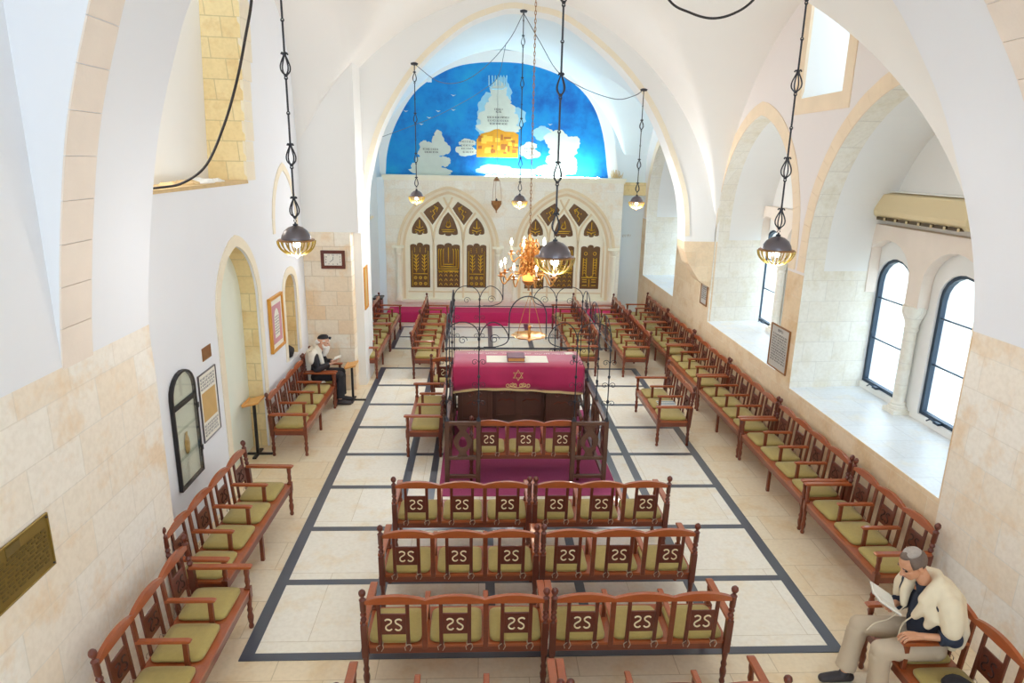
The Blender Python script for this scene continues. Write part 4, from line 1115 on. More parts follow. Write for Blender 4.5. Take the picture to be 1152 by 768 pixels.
# ================================================================== ARK PANELS AND MURAL
def carved(c, shape, label, grp, kind):
    """one pierced wooden panel with gilt relief"""
    (x0, x1, z0, z1) = (min(p[0] for p in shape), max(p[0] for p in shape), min(p[1] for p in shape), max(p[1] for p in shape))
    xc, zc = (x0 + x1) / 2, z0
    t = thing('gilt_panel', label, 'panel', (xc, YF + .17, z0), group=grp)
    mb = MB(); mb.prism([(a - xc, b - z0) for a, b in shape], 0, .03, MPY); mb.build('panel_board', M['panel_wood'], t)
    g = MB(); w, h = x1 - x0, z1 - z0; Y = -.006; r = .0085
    def T(pts, rr=r, closed=False): g.tube([(x, Y, z) for x, z in pts], rr * 1.25, 4, closed=closed)
    if kind == 'tree':
        T([(-w * .40, .04), (-w * .40, h * .82)], .006); T([(w * .40, .04), (w * .40, h * .82)], .006)
        for s in (-1, 1):
            X = s * w * .2; T([(X, .34 * h), (X + .01 * s, h * .74)], .010)
            for j in range(5):
                z = h * (.38 + .075 * j)
                for q_ in (-1, 1): T([(X, z), (X + q_ * .03, z + .03), (X + q_ * .065, z + .075)], .009)
        for j in range(4): 
            for i in range(3): g.sphere((-w * .27 + i * w * .27, Y, h * (.80 + .035 * (j % 2)) + .05 * (j // 2)), .013, 6, 4)
        T([(-w * .36, h * .31), (w * .36, h * .31)], .010)
        for i in range(3):
            for j in range(2):
                X = -w * .25 + i * w * .25; z = h * (.09 + .13 * j); T([(X + .038 * math.cos(a), z + .038 * math.sin(a)) for a in [2 * PI * k / 8 for k in range(8)]], .008, True)
                g.sphere((X, Y, z), .014, 6, 4)
    elif kind == 'gate':
        for q_ in (.42, .33, .22): T([(-w * q_, h * .42 + (.42 - q_) * .5), (-w * q_, h * .83), (-w * q_ + .02, h * .87)], .010); T([(w * q_, h * .42 + (.42 - q_) * .5), (w * q_, h * .83), (w * q_ - .02, h * .87)], .010)
        for q_, z in ((.42, .42), (.33, .47), (.22, .52)): T([(-w * q_, h * z), (w * q_, h * z)], .012)
        T([(0, h * .56), (0, h * .9)], .010); T([(-w * .44, h * .37), (w * .44, h * .37)], .014)
        for j in range(3):
            for i in range(4):
                X = -w * .34 + i * w * .227; z = h * (.07 + .10 * j)
                T([(X - .04, z - .02), (X, z + .035), (X + .04, z - .02)], .009)
        for i in range(4): T([(-w * .34 + i * w * .227 + .04 * math.cos(a), h * .33 + .03 * math.sin(a)) for a in [PI * k / 6 for k in range(7)]], .009)
    elif kind == 'column':
        for q_ in (.18, .34): 
            for s in (-1, 1): T([(s * w * q_, h * .30), (s * w * q_, h * .70)], .010)
        for s in (-1, 1):
            for j in range(6): T([(s * w * .18, h * (.34 + .06 * j)), (s * w * .26, h * (.37 + .06 * j)), (s * w * .34, h * (.35 + .06 * j))], .008)
            T([(s * w * .23 + .045 * math.cos(a), h * .80 + .045 * math.sin(a)) for a in [2 * PI * k / 8 for k in range(8)]], .008, True)
        T([(-w * .40, h * .26), (w * .40, h * .26)], .012); T([(-w * .18, h * .30), (0, h * .26), (w * .18, h * .30)], .010)
        for z in (.08, .16, .21): T([(-w * .36, h * z), (-w * .12, h * z)], .010); T([(w * .12, h * z), (w * .36, h * z)], .010)
        T([(0, h * .05), (0, h * .22)], .010)
    elif kind == 'lancet':
        T([(-w * .30, h * .30), (0, h * .22), (w * .30, h * .30)], .010); T([(-w * .22, h * .46), (-w * .05, h * .36), (0, h * .62), (w * .05, h * .36), (w * .22, h * .46)], .010)
        T([(0, h * .36), (0, h * .82)], .010)
        for X in (-.24, 0, .24): g.sphere((X * w, Y, h * .16), .018, 6, 4)
    elif kind == 'flame':
        T([(-w * .36, h * .26), (w * .36, h * .26)], .010); T([(-w * .3, h * .18), (w * .3, h * .18)], .008)
        T([(.07 * math.cos(a), h * .47 + .07 * math.sin(a)) for a in [PI * 1.1 + PI * .8 * k / 8 for k in range(9)]] , .012); T([(-.06, h * .42), (-.02, h * .62), (0, h * .50), (.03, h * .70), (.06, h * .45)], .010)
    else:
        s = 1 if kind == 'diagL' else -1
        T([(s * .05, h * .68), (s * -.02, h * .60), (s * .03, h * .48), (s * -.04, h * .36), (s * 0, h * .22)], .011)
        T([(s * .01, h * .80), (s * .12, h * .72), (s * .08, h * .55)], .010); T([(s * .03, h * .74), (s * .10, h * .66)], .009)
        g.sphere((s * -.08, Y, h * .56), .02, 6, 4)
    o = g.build('gilt_relief', M['gilt'], t, smooth=True)
    return t
def tallshape(c, w, z0, z1):
    hw = w / 2; pts = [(c - hw, z0)]
    for k in range(3):
        cc = c - hw + w * (k + .5) / 3; rr = w / 6
        hgt = .07 if k == 1 else .05; zb = z1 - (.09 if k != 1 else .07)
        pts += [(cc - rr * math.cos(PI * i / 6), zb + hgt * math.sin(PI * i / 6)) for i in range(7)]
    pts.append((c + hw, z0)); return [p for i, p in enumerate(pts) if i == 0 or (Vector(p) - Vector(pts[i - 1])).length > .002]
def lanshape(c, w, z0, z1):
    hw = w / 2; side = [(c - hw, z0 + .10), (c - hw * .93, z0 + .2), (c - hw * .55, z0 + (z1 - z0) * .72), (c, z1)]
    L = spline(side, 4); Rr = [(2 * c - a, b) for a, b in L[::-1][1:]]
    foot = []
    for k in range(3):
        cc = c + hw - w * (k + .5) / 3; rr = w / 6; foot += [(cc + rr * math.cos(PI * i / 5), z0 + (.03 if k == 1 else .06) - .04 * math.sin(PI * i / 5)) for i in range(6)]
    return L + Rr + foot
YHOLES = []
side_names = {0: 'left ark arch', 1: 'right ark arch'}
spec = []
for ai, c in enumerate((-.93, 2.33)):
    spec += [(ai, tallshape(c - .80, .56, .83, 2.12), 'tree' if ai == 0 else 'gate', 'tall gilt carved panel, %s of the three in the ' % 'leftmost'), (ai, tallshape(c, .66, .84, 2.12), 'gate', 'tall gilt carved panel, middle one of the three in the '), (ai, tallshape(c + .80, .56, .84, 2.12), 'tree' if ai == 0 else 'column', 'tall gilt carved panel, rightmost of the three in the ')]
    spec += [(ai, lanshape(c - .80, .44, 2.34, 2.84), 'lancet', 'small pointed gilt panel above the leftmost tall panel of the '), (ai, lanshape(c, .54, 2.32, 2.98), 'flame', 'larger pointed gilt panel above the middle tall panel of the '), (ai, lanshape(c + .80, .44, 2.34, 2.84), 'lancet', 'small pointed gilt panel above the rightmost tall panel of the ')]
    D = [(-.69, 2.96), (-.60, 3.06), (-.27, 3.27), (-.12, 3.08), (-.22, 2.92), (-.44, 2.62)]
    spec += [(ai, [(c + a, b) for a, b in D], 'diagL', 'leaf-shaped slanting gilt panel at the upper left of the '), (ai, [(c - a, b) for a, b in D][::-1], 'diagR', 'leaf-shaped slanting gilt panel at the upper right of the ')]
for ai, sh, kd, lb in spec:
    carved(None, sh, lb + side_names[ai], 'gilt panels of the ' + side_names[ai], kd)
# stone tracery with openings for the panels
for ai, c in enumerate((-.92, 2.36)):
    mb = MB(); holes = [s[1] for s in spec if s[0] == ai]
    mb.prism(pointed(c, 1.35, .5, 1.95, 3.61, 16), YF + .135, YF + .168, MPY, holes=holes)
    struct('trim_%d' % (70 + ai), mb, M['tracery'])
    mb = MB(); cc = (-.93, 2.33)[ai]
    # raised ribs: three lancet heads and crossing ribs
    def rib(pts, r=.028): mb.tube([(x, YF + .135, z) for x, z in spline(pts, 5)], r, 6)
    for dx in (-.42, .42): rib([(cc + dx, .55), (cc + dx, 1.3), (cc + dx, 2.2)])
    rib([(cc - 1.18, 2.2), (cc - 1.1, 2.6), (cc - .8, 3.0)], .022); rib([(cc + 1.18, 2.2), (cc + 1.1, 2.6), (cc + .8, 3.0)], .022)
    for s in (-1, 1):
        rib([(cc + s * .42, 2.15), (cc + s * .34, 2.62), (cc, 3.14), (cc - s * .14, 3.42)]); rib([(cc + s * .42, 2.15), (cc + s * .50, 2.6), (cc + s * .80, 3.0)])
    rib([(cc - 1.18, .6), (cc - 1.18, 2.2)]); rib([(cc + 1.18, .6), (cc + 1.18, 2.2)]); rib([(cc - 1.18, .72), (cc + 1.18, .72)], .02)
    struct('trim_%d' % (72 + ai), mb, M['moulding_shaded'], auto=.9)

# mural
mur = [(-2.70, 3.96), (-2.63, 4.6), (-2.39, 5.3), (-1.89, 6.1), (-1.27, 6.58), (-.55, 6.88), (.42, 6.98), (1.39, 6.91), (2.38, 6.56), (3.02, 6.0), (3.39, 5.18), (3.61, 3.96)]
MU = spline(mur, 5)
t = thing('mural', 'arched blue sky mural with clouds, birds and an ochre walled city above the ark', 'mural', (.45, 19.62, 3.96))
def mloc(a, b, d): return (a - .45, d, b - 3.96)
mb = MB(); mb.prism(MU, 0, .03, mloc); mb.build('sky_panel', M['mural'], t)
def blobs(name, items, mat, d, label=None):
    mb = MB()
    for k, (x, z, rx, rz) in enumerate(items):
        mb.prism([(x + rx * (1 + .09 * math.sin(i * .9 + k * 2) + .05 * math.sin(i * 2.3 + k)) * math.cos(2 * PI * i / 30), z + rz * (1 + .09 * math.sin(i * .9 + k * 2) + .05 * math.sin(i * 2.3 + k)) * math.sin(2 * PI * i / 30)) for i in range(30)], -d - k * .0003, 0, mloc)
    return mb.build(name, M[mat], t)
def MP(u, v):     # position on the mural from a point of the picture, used only to read off the design
    d = Xv * 0; r = Vector((u - cx, -(v - cy), -f)); wx_, wy_, wz_ = r.dot(Xv), r.dot(Yv), r.dot(Zv); k = 19.62 / wy_; return wx_ * k, H + wz_ * k
def zm(x, y): return MP(420 + x * 280 / 1152, 60 + y * 150 / 617)
def cl(pts, ms): return [(*zm(x, y), r * 280 / 1152 * .0262, (r2 or r) * 280 / 1152 * .0262) for x, y, r, r2 in pts]
blobs('cloud_left', cl([(300, 372, 16, 0), (235, 425, 20, 0), (300, 420, 30, 40), (262, 455, 50, 40), (320, 440, 34, 30), (260, 505, 66, 30), (330, 500, 26, 22), (265, 545, 88, 24), (205, 530, 30, 26)], 1), 'cloud', .004)
blobs('cloud_right', cl([(800, 370, 30, 24), (850, 400, 56, 40), (920, 415, 38, 30), (880, 450, 60, 44), (870, 500, 66, 44), (910, 530, 34, 30), (830, 545, 90, 26)], 1), 'cloud', .004)
blobs('cloud_haze', cl([(540, 240, 50, 50), (590, 180, 45, 60), (560, 300, 80, 60), (640, 300, 60, 55), (540, 350, 60, 40), (640, 550, 130, 16), (560, 540, 80, 24), (780, 370, 40, 30)], 1), 'cloud_soft', .002)
blobs('cloud_centre', cl([(580, 170, 34, 40), (585, 225, 46, 40), (555, 260, 40, 34), (620, 262, 34, 30), (578, 300, 84, 46), (535, 320, 40, 30), (640, 310, 30, 36), (578, 345, 90, 30)], 1), 'cloud', .004)
blobs('cloud_small', cl([(435, 415, 36, 18), (430, 450, 44, 24), (400, 445, 20, 14), (725, 430, 30, 18), (730, 465, 40, 20), (700, 450, 24, 24)], 1), 'cloud', .005)
x0, z0 = zm(478, 480); x1, z1 = zm(672, 372)
mb = MB(); tops = [(478, 400), (500, 372), (540, 362), (560, 352), (580, 350), (610, 362), (650, 364), (672, 376)]
mb.prism([(x0, z0)] + [zm(a, b) for a, b in tops] + [(x1, z0)], -.008, 0, mloc); mb.build('painted_city', M['ochre'], t)
random.seed(5); mb = MB(); mb2 = MB()
for i in range(26):
    a, b = random.uniform(484, 655), random.uniform(392, 465); p, q_ = zm(a, b); w_, h_ = random.uniform(.06, .2), random.uniform(.05, .16)
    (mb if i % 2 else mb2).box(p - .45, min(p + w_, x1) - .45, -.0105 - .0002 * i, 0, q_ - 3.96, q_ - 3.96 + h_)
mb.build('painted_houses', M['ochre_light'], t); mb2.build('painted_roofs', M['ochre_dark'], t)
mb = MB()
for i, xx in enumerate((535, 550, 564, 577, 590, 603, 617)):
    a, b = zm(xx, 102), zm(xx + random.uniform(-3, 3), 150); mb.tube([(a[0] - .45, -.003, a[1] - 3.96), (b[0] - .45, -.003, b[1] - 3.96)], .018, 4)
mb.tube([(zm(x, y)[0] - .45, -.003, zm(x, y)[1] - 3.96) for x, y in ((535, 150), (550, 165), (600, 165), (617, 150))], .014, 4)
mb.build('painted_candelabrum', M['cloud_soft'], t)
mb = MB()
for (x, y) in ((150, 268), (258, 298), (300, 268), (370, 262), (818, 330), (222, 328), (370, 195)):
    p, q_ = zm(x, y); p -= .45; q_ -= 3.96; mb.add([(p - .07, -.004, q_ + .03), (p, -.004, q_ - .02), (p + .07, -.004, q_ + .02), (p, -.004, q_ + .01)], [(0, 1, 2, 3)])
mb.build('painted_birds', M['cloud'], t)
def lines(parent, x0, x1, z, mb, d, rnd, h=.03, mp=mloc):
    x = x0
    while x < x1:
        w_ = rnd.uniform(.02, .07); 
        a, b = x, min(x + w_, x1)
        mb.prism([(a, z - h / 2), (b, z - h / 2), (b, z - h / 2 + h * .22), (a, z - h / 2 + h * .22)], d, d + .003, mp)
        mb.prism([(a, z - h / 2), (a + w_ * .25, z - h / 2), (a + w_ * .25, z + h / 2), (a, z + h / 2)], d, d + .003, mp)
        mb.prism([(a + w_ * .3, z + h * .3), (b, z + h * .3), (b, z + h / 2), (a + w_ * .3, z + h / 2)], d, d + .003, mp)
        x += w_ + rnd.uniform(.012, .03)
rnd = random.Random(3); mb = MB()
for (xa, xb, y) in ((560, 600, 258), (568, 596, 270), (528, 625, 295), (530, 625, 310), (540, 620, 325), (230, 300, 442), (238, 298, 456), (405, 465, 408), (405, 465, 425), (408, 460, 440), (415, 465, 456), (700, 750, 440), (700, 745, 455), (705, 745, 468)):
    a, b = zm(xa, y), zm(xb, y); lines(t, a[0], b[0], a[1], mb, -.010, rnd, .04)
mb.build('painted_writing', M['ink'], t)
L = ring(MU, .30, .6, 19.60, 19.67, MPY, gap=.0, sub=6)
struct('trim_80', L, M['plaster_white'])
tl = MB(); tl.box(.1, 3.3, 19.30, 19.36, 3.972, 3.985)
tag(tl.build('light_strip', M['led']), 'glowing cool white light strip on the ledge under the mural', 'light')
tag((lambda m: (m.box(-1.5, -1.38, 19.58, 19.62, 6.42, 6.54), m)[1])(MB()).build('junction_box', M['plaster_blue_bounce'], bevel=.004), 'small square junction box at the upper left rim of the mural', 'box')
# foliage tuft on the ledge
random.seed(9)
mb = MB()
for i in range(26):
    a = random.uniform(0, 2 * PI); r_ = random.uniform(.02, .2); p = (3.78 + r_ * math.cos(a), 19.3 + r_ * .6 * math.sin(a), 3.98)
    mb.tube([p, (p[0] + random.uniform(-.06, .06), p[1], p[2] + random.uniform(.08, .24))], [.014, .004], 4)
tag(mb.build('rubble_heap', M['rubble']), 'small heap of loose crumbling stuff on the ledge corner right of the mural', 'rubble', kind='stuff')
# air conditioner on brackets
t = thing('air_conditioner', 'long cream air conditioner above the windows of the near recess', 'air conditioner', (XB, 8.55, 3.70))
mb = MB(); mb.prism([(.0, .0), (-.20, .0), (-.26, .06), (-.27, .12), (-.20, .34), (-.05, .37), (0, .37)], -.95, .95, lambda a, b, d: (a, d, b)); mb.build('housing', M['ac'], t, bevel=.012)
mb = MB()
for k in range(7): mb.box(-.266, -.20, -.85 + k * .25, -.85 + k * .25 + .2, -.004, .035)
mb.build('outlet_slot', M['ac_dark'], t)
mb = MB()
for k in range(7): mb.box(-.275, -.262, -.86 + k * .25, -.86 + k * .25 + .03, -.006, .03)
mb.build('louvre', M['ac'], t)
mb = MB(); mb.box(-.12, 0, -.9, .9, .372, .39); mb.build('top_plate', M['white'], t)

# ================================================================== THINGS ON THE WALLS
def frame(name, label, cat, a0, a1, z0, z1, plane, fmat, w=.03, depth=.03, inner='paper', rot='L', parts=None):
    """framed sheet: rot L = on the left wall (faces +x, a is world y), R = on the right wall (faces -x), P = on a pier facing the viewer (a is world x)"""
    ac, zc = (a0 + a1) / 2, (z0 + z1) / 2; W, Hh = a1 - a0, z1 - z0
    if rot == 'L': loc, mp = (plane, ac, zc), (lambda a, b, d: (d, a, b))
    elif rot == 'R': loc, mp = (plane, ac, zc), (lambda a, b, d: (-d, -a, b))
    else: loc, mp = (ac, plane, zc), (lambda a, b, d: (a, -d, b))
    t = thing(name, label, cat, loc)
    if rot == 'L': mp = (lambda a, b, d: (d, a, b))
    mb = MB(); o = [(-W / 2, -Hh / 2), (W / 2, -Hh / 2), (W / 2, Hh / 2), (-W / 2, Hh / 2)]; i_ = [(s * (W / 2 - w), q_ * (Hh / 2 - w)) for s, q_ in ((-1, -1), (1, -1), (1, 1), (-1, 1))]
    mb.prism(o, .001, depth, mp, holes=[i_]); mb.build('frame', M[fmat], t, bevel=.003)
    mb = MB(); mb.prism(i_, .001, depth * .5, mp); mb.build('sheet', M[inner], t)
    return t, mp, W, Hh
def rows_of_text(t, mp, x0, x1, zs, d, mat, h=.02, seed=1, name='writing'):
    rnd = random.Random(seed); mb = MB()
    for z in zs: lines(None, x0, x1, z, mb, d, rnd, h, mp)
    return mb.build(name, M[mat], t)
# wall clock
t, mp, W, Hh = frame('wall_clock', 'brown framed rectangular wall clock on the stone pier', 'clock', -2.975, -2.53, 2.39, 2.73, 12.615, 'wood_dark', w=.06, rot='P', inner='paper')
for k in range(12):
    a = PI / 2 - 2 * PI * (k + 1) / 12
    x = .125 * math.cos(a) * 1.25; z = .085 * math.sin(a) * 1.15
    x = max(-.13, min(.13, x)); z = max(-.085, min(.085, z))
    text_mb(str(k + 1), .042, lambda p, q_, d, x=x, z=z: (x + p, -.018 - d, z + q_), ext=.001).build('numeral', M['ink'], t)
for ang, L in ((PI / 2 - .1, .055), (PI + .62, .075)):
    mb = MB(); mb.tube([(0, -.022, 0), (L * math.cos(ang), -.022, L * math.sin(ang))], .004, 4); mb.build('hand', M['ink'], t)
# bronze plaque near left
t, mp, W, Hh = frame('memorial_plaque', 'large engraved bronze plaque on the near left stone wall', 'plaque', 3.62, 4.27, 1.62, 2.02, -2.968, 'plaque_gold', w=.012, depth=.018, inner='plaque_gold')
rows_of_text(t, mp, -.20, .28, [.10, .075, .05, .02, -.01, -.04, -.07, -.10, -.13], .012, 'plaque_text', .013, 2)
mb = MB(); mb.prism([(-.10, .115), (.03, .115), (.03, .175), (-.10, .175)], .008, .014, mp); mb.build('emblem', M['plaque_text'], t)
for s in (-1, 1):
    for q_ in (-1, 1): mb = MB(); mb.sphere((.02, s * .30, q_ * .175), .008, 8, 5); mb.build('screw', M['black_frame'], t)
# arched glass cabinet
t = thing('wall_cabinet', 'arched black framed glass cabinet with a clay vessel, set in the left wall', 'cabinet', (XL, 7.16, .80))
o = winprof(0, .60, 0, 1.32, 10); i_ = [(a * .90, .03 + b * .957) for a, b in o]; mpc = lambda a, b, d: (d, a, b)
mb = MB(); mb.prism(o, .001, .045, mpc, holes=[i_]); mb.build('frame', M['black_frame'], t, bevel=.003)
mb = MB(); mb.box(.001, .045, -.26, .26, .93, .975); mb.build('crossbar', M['black_frame'], t)
mb = MB(); mb.prism(i_, .002, .008, mpc); mb.build('back_panel', M['paper'], t)
mb = MB(); mb.prism(i_, .038, .042, mpc); mb.build('pane', M['glass_cab'], t)
for z in (.34, .66): mb = MB(); mb.box(.008, .036, -.25, .25, z, z + .012); mb.build('shelf', M['glass_cab'], t)
mb = MB(); mb.lathe([(.03, 0), (.05, .03), (.062, .10), (.05, .17), (.025, .21), (.03, .25), (.022, .25), (0, .2)], (.021, -.02, .352), 14, fn=lambda p: (.021 + (p[0] - .021) * .22, p[1], p[2])); mb.build('clay_vessel', M['clay'], t, smooth=True)
for z in (.25, .78): mb = MB(); mb.box(.0, .05, .28, .315, z, z + .06); mb.build('hinge', M['black_frame'], t)
# framed map, small plate, gold picture
t, mp, W, Hh = frame('framed_sheet', 'tall thin-framed printed sheet between the arched cabinet and the doorway', 'picture', 7.60, 8.12, 1.06, 1.90, XL + .001, 'lamp_metal', w=.014, depth=.02, inner='paper')
rows_of_text(t, mp, -.2, .2, [.35, .31, .27, .23], .011, 'ink_soft', .022, 5)
mb = MB(); mb.prism([(-.2, -.18), (.2, -.18), (.2, .18), (-.2, .18)], .006, .012, mp); mb.build('map_print', M['clay'], t)
rows_of_text(t, mp, -.2, .2, [-.23, -.27, -.31, -.35], .011, 'ink_soft', .022, 6, 'small_writing')
t, mp, W, Hh = frame('brass_plate', 'small square brass plate above the printed sheet', 'plate', 7.80, 8.06, 2.02, 2.18, XL + .001, 'brass_dark', w=.01, depth=.01, inner='brass_dark')
t, mp, W, Hh = frame('framed_print', 'gold framed pink and white print between doorway and niche', 'picture', 10.33, 11.02, 1.38, 2.26, XL + .001, 'frame_gold', w=.045, depth=.05, inner='paper')
mb = MB(); mb.prism([(-.24, -.32), (.24, -.32), (.24, .30), (-.24, .30)], .015, .028, mp, holes=[[(-.13, -.24), (.13, -.24), (.13, .12), (.08, .2), (0, .24), (-.08, .2), (-.13, .12)]]); mb.build('pink_mount', M['pink_mat'], t)
rows_of_text(t, mp, -.10, .10, [.1 - .045 * k for k in range(7)], .026, 'ink_soft', .018, 7)
# right wall notices
t, mp, W, Hh = frame('framed_notice', 'large metal framed notice of printed lines between the two near recesses', 'notice', 9.66, 10.32, 1.28, 1.98, XR - .001, 'brass_dark', w=.022, depth=.025, inner='paper_grey', rot='R')
rows_of_text(t, mp, -.25, .25, [.20 - .042 * k for k in range(11)], .013, 'ink', .020, 8); text_mb('תפילה', .07, lambda a, b, d: mp(a, b + .27, .013 + d), ext=.001).build('heading', M['ink'], t)
t, mp, W, Hh = frame('framed_notice', 'small narrow framed notice on the wall between second recess and far arch', 'notice', 13.50, 13.92, 1.54, 2.02, XR - .001, 'brass_dark', w=.03, depth=.025, inner='paper_grey', rot='R')
rows_of_text(t, mp, -.13, .13, [.14 - .04 * k for k in range(7)], .013, 'ink', .02, 9)
# picture on the jamb of the far arch
t, mp, W, Hh = frame('jamb_picture', 'narrow dark framed picture on the white jamb beside the clock pier', 'picture', 12.98, 13.34, 1.52, 2.36, -2.268, 'frame_gold', w=.04, depth=.025, inner='clay')
# letters on the white end wall
t = thing('wall_inscription', 'tiny grey lettering on the white wall right of the ark front', 'sign', (4.25, 19.655, 2.34))
text_mb('שויתי', .13, lambda a, b, d: (a, -.002 - d, b), ext=.001).build('letters', M['paper_grey'], t)
# things lying on the sill of the upper recess
random.seed(21)
t = thing('flood_lamp', 'small white flood lamp lying on the sill of the upper recess', 'lamp', (-3.52, 7.22, 4.037))
mb = MB(); mb.box(-.10, .10, -.12, .12, .02, .10); mb.build('housing', M['white'], t, bevel=.012)
for k in range(5): mb = MB(); mb.box(-.095, .095, -.11 + k * .05, -.10 + k * .05, .10, .12); mb.build('cooling_fin', M['paper_grey'], t)
mb = MB(); mb.tube([(-.05, -.13, .0), (-.05, -.15, .06), (-.05, .15, .06), (-.05, .13, .0)], .008, 5); mb.build('bracket', M['black_frame'], t)
for k, (y, sx) in enumerate(((7.9, .16), (8.35, .2), (8.75, .24), (9.2, .18))):
    mb = MB(); mb.sphere((0, 0, 0), sx, 12, 7, sc=(.7, 1, .28), fn=lambda p: (p[0], p[1], max(-.012, p[2] + .02 * math.sin(p[0] * 40) * math.cos(p[1] * 30))))
    o = mb.build('stone_chunk' if k % 2 else 'plaster_chunk', M['white'] if k > 1 else M['rubble']); o.location = (-3.5, y, 4.05)
    tag(o, ('pale fallen plaster lump' if k % 2 == 0 else 'rough fallen stone lump') + ' on the recess sill, ' + ['beside the flood lamp', 'second from the flood lamp', 'second from the stone jamb', 'closest to the stone jamb'][k], 'rubble')
# black bag on the niche ledge
mb = MB(); mb.sphere((0, 0, 0), .17, 14, 8, sc=(.7, 1, .7), fn=lambda p: (p[0] + .01 * math.sin(p[2] * 50), p[1] + .015 * math.sin(p[2] * 40 + p[0] * 30), max(-.1, p[2])))
o = mb.build('black_bag', M['black_cloth'], smooth=True); o.location = (-3.42, 11.62, 1.06)
tag(o, 'crumpled black bag on the ledge of the small niche', 'bag')
mb = MB(); mb.box(-.08, .08, -.05, .05, 0, .008); o = mb.build('paper_sheet', M['paper'], bevel=.002); o.location = (-2.86, 11.60, .49); o.rotation_euler = (0, 0, .5)
tag(o, 'white folded paper on the bench beside the bearded man', 'paper')
# dark bag on the corner bench seat
mb = MB(); mb.sphere((0, 0, 0), .14, 16, 9, sc=(1, 1.1, .42), fn=lambda p: (p[0], p[1] + .01 * math.sin(p[0] * 50), max(-.045, p[2] + .012 * math.sin(p[0] * 35 + p[1] * 20))))
o = mb.build('dark_bag', M['black_cloth'], smooth=True); o.location = (3.74, 4.15, .525); tag(o, 'dark crumpled cloth bag on the bench seat beside the reading man', 'bag')
t = thing('red_cabinet', 'small dark red cabinet behind the outer left benches near the ark', 'cabinet', (-2.74, 17.82, 0))
mb = MB(); mb.box(-.10, .10, -.2, .2, .06, .78); mb.build('body', M['red_wood'], t, bevel=.008)
mb = MB(); mb.box(-.11, .13, -.22, .22, .78, .82); mb.build('top', M['black_frame'], t, bevel=.006)
mb = MB(); mb.box(-.08, .08, -.18, .18, .003, .06); mb.build('plinth', M['black_frame'], t)
# ================================================================== PEOPLE
def blob(name, mb, mat, parent, vox=.008, it=6, fac=.6):
    o = mb.build(name, mat, parent)
    m = o.modifiers.new('r', 'REMESH'); m.mode = 'VOXEL'; m.voxel_size = vox
    s = o.modifiers.new('s', 'SMOOTH'); s.factor = fac; s.iterations = it
    dg = bpy.context.evaluated_depsgraph_get(); me = bpy.data.meshes.new_from_object(o.evaluated_get(dg))
    o.modifiers.clear(); old = o.data; o.data = me; bpy.data.meshes.remove(old)
    if not me.materials: me.materials.append(mat)
    for p in me.polygons: p.use_smooth = True
    return o
def limb(mb, pts, rs, n=14):
    pts = [Vector(p) for p in pts]
    mb.tube(pts, rs, n)
    for p, r in zip(pts, rs): mb.sphere(p, r * .995, 12, 8)
def hand(mb, wrist, palm_dir, down, s=1.0, curl=.5, side=1):
    """palm with four unequal fingers and a thumb; palm_dir points to the fingers, down is the palm side"""
    w = Vector(wrist); d = Vector(palm_dir).normalized(); dn = Vector(down); dn = (dn - d * dn.dot(d)).normalized(); ac = d.cross(dn) * side
    c = w + d * .055 * s
    for k in range(4):
        o = ac * (.034 - .0225 * k) * s
        limb(mb, [w + o * .6 + d * .005, w + o + d * .09 * s], [.0155 * s, .0125 * s], 10)
    for k, L in enumerate((.068, .078, .072, .056)):
        b = w + d * .088 * s + ac * (.036 - .024 * k) * s; a1 = curl * .5; a2 = curl * 1.4; a3 = curl * 2.1
        p1 = b + (d * math.cos(a1) + dn * math.sin(a1)) * L * .45 * s
        p2 = p1 + (d * math.cos(a2) + dn * math.sin(a2)) * L * .33 * s
        p3 = p2 + (d * math.cos(a3) + dn * math.sin(a3)) * L * .26 * s
        limb(mb, [b, p1, p2, p3], [.0098 * s, .0090 * s, .0084 * s, .0074 * s], 8)
    t0 = w + ac * .030 * s + d * .025 * s; t1 = t0 + (ac * .7 + d * .6 + dn * .35).normalized() * .045 * s; t2 = t1 + (ac * .15 + d * .9 + dn * .5).normalized() * .034 * s
    limb(mb, [t0, t1, t2], [.0150 * s, .0118 * s, .0095 * s], 8)
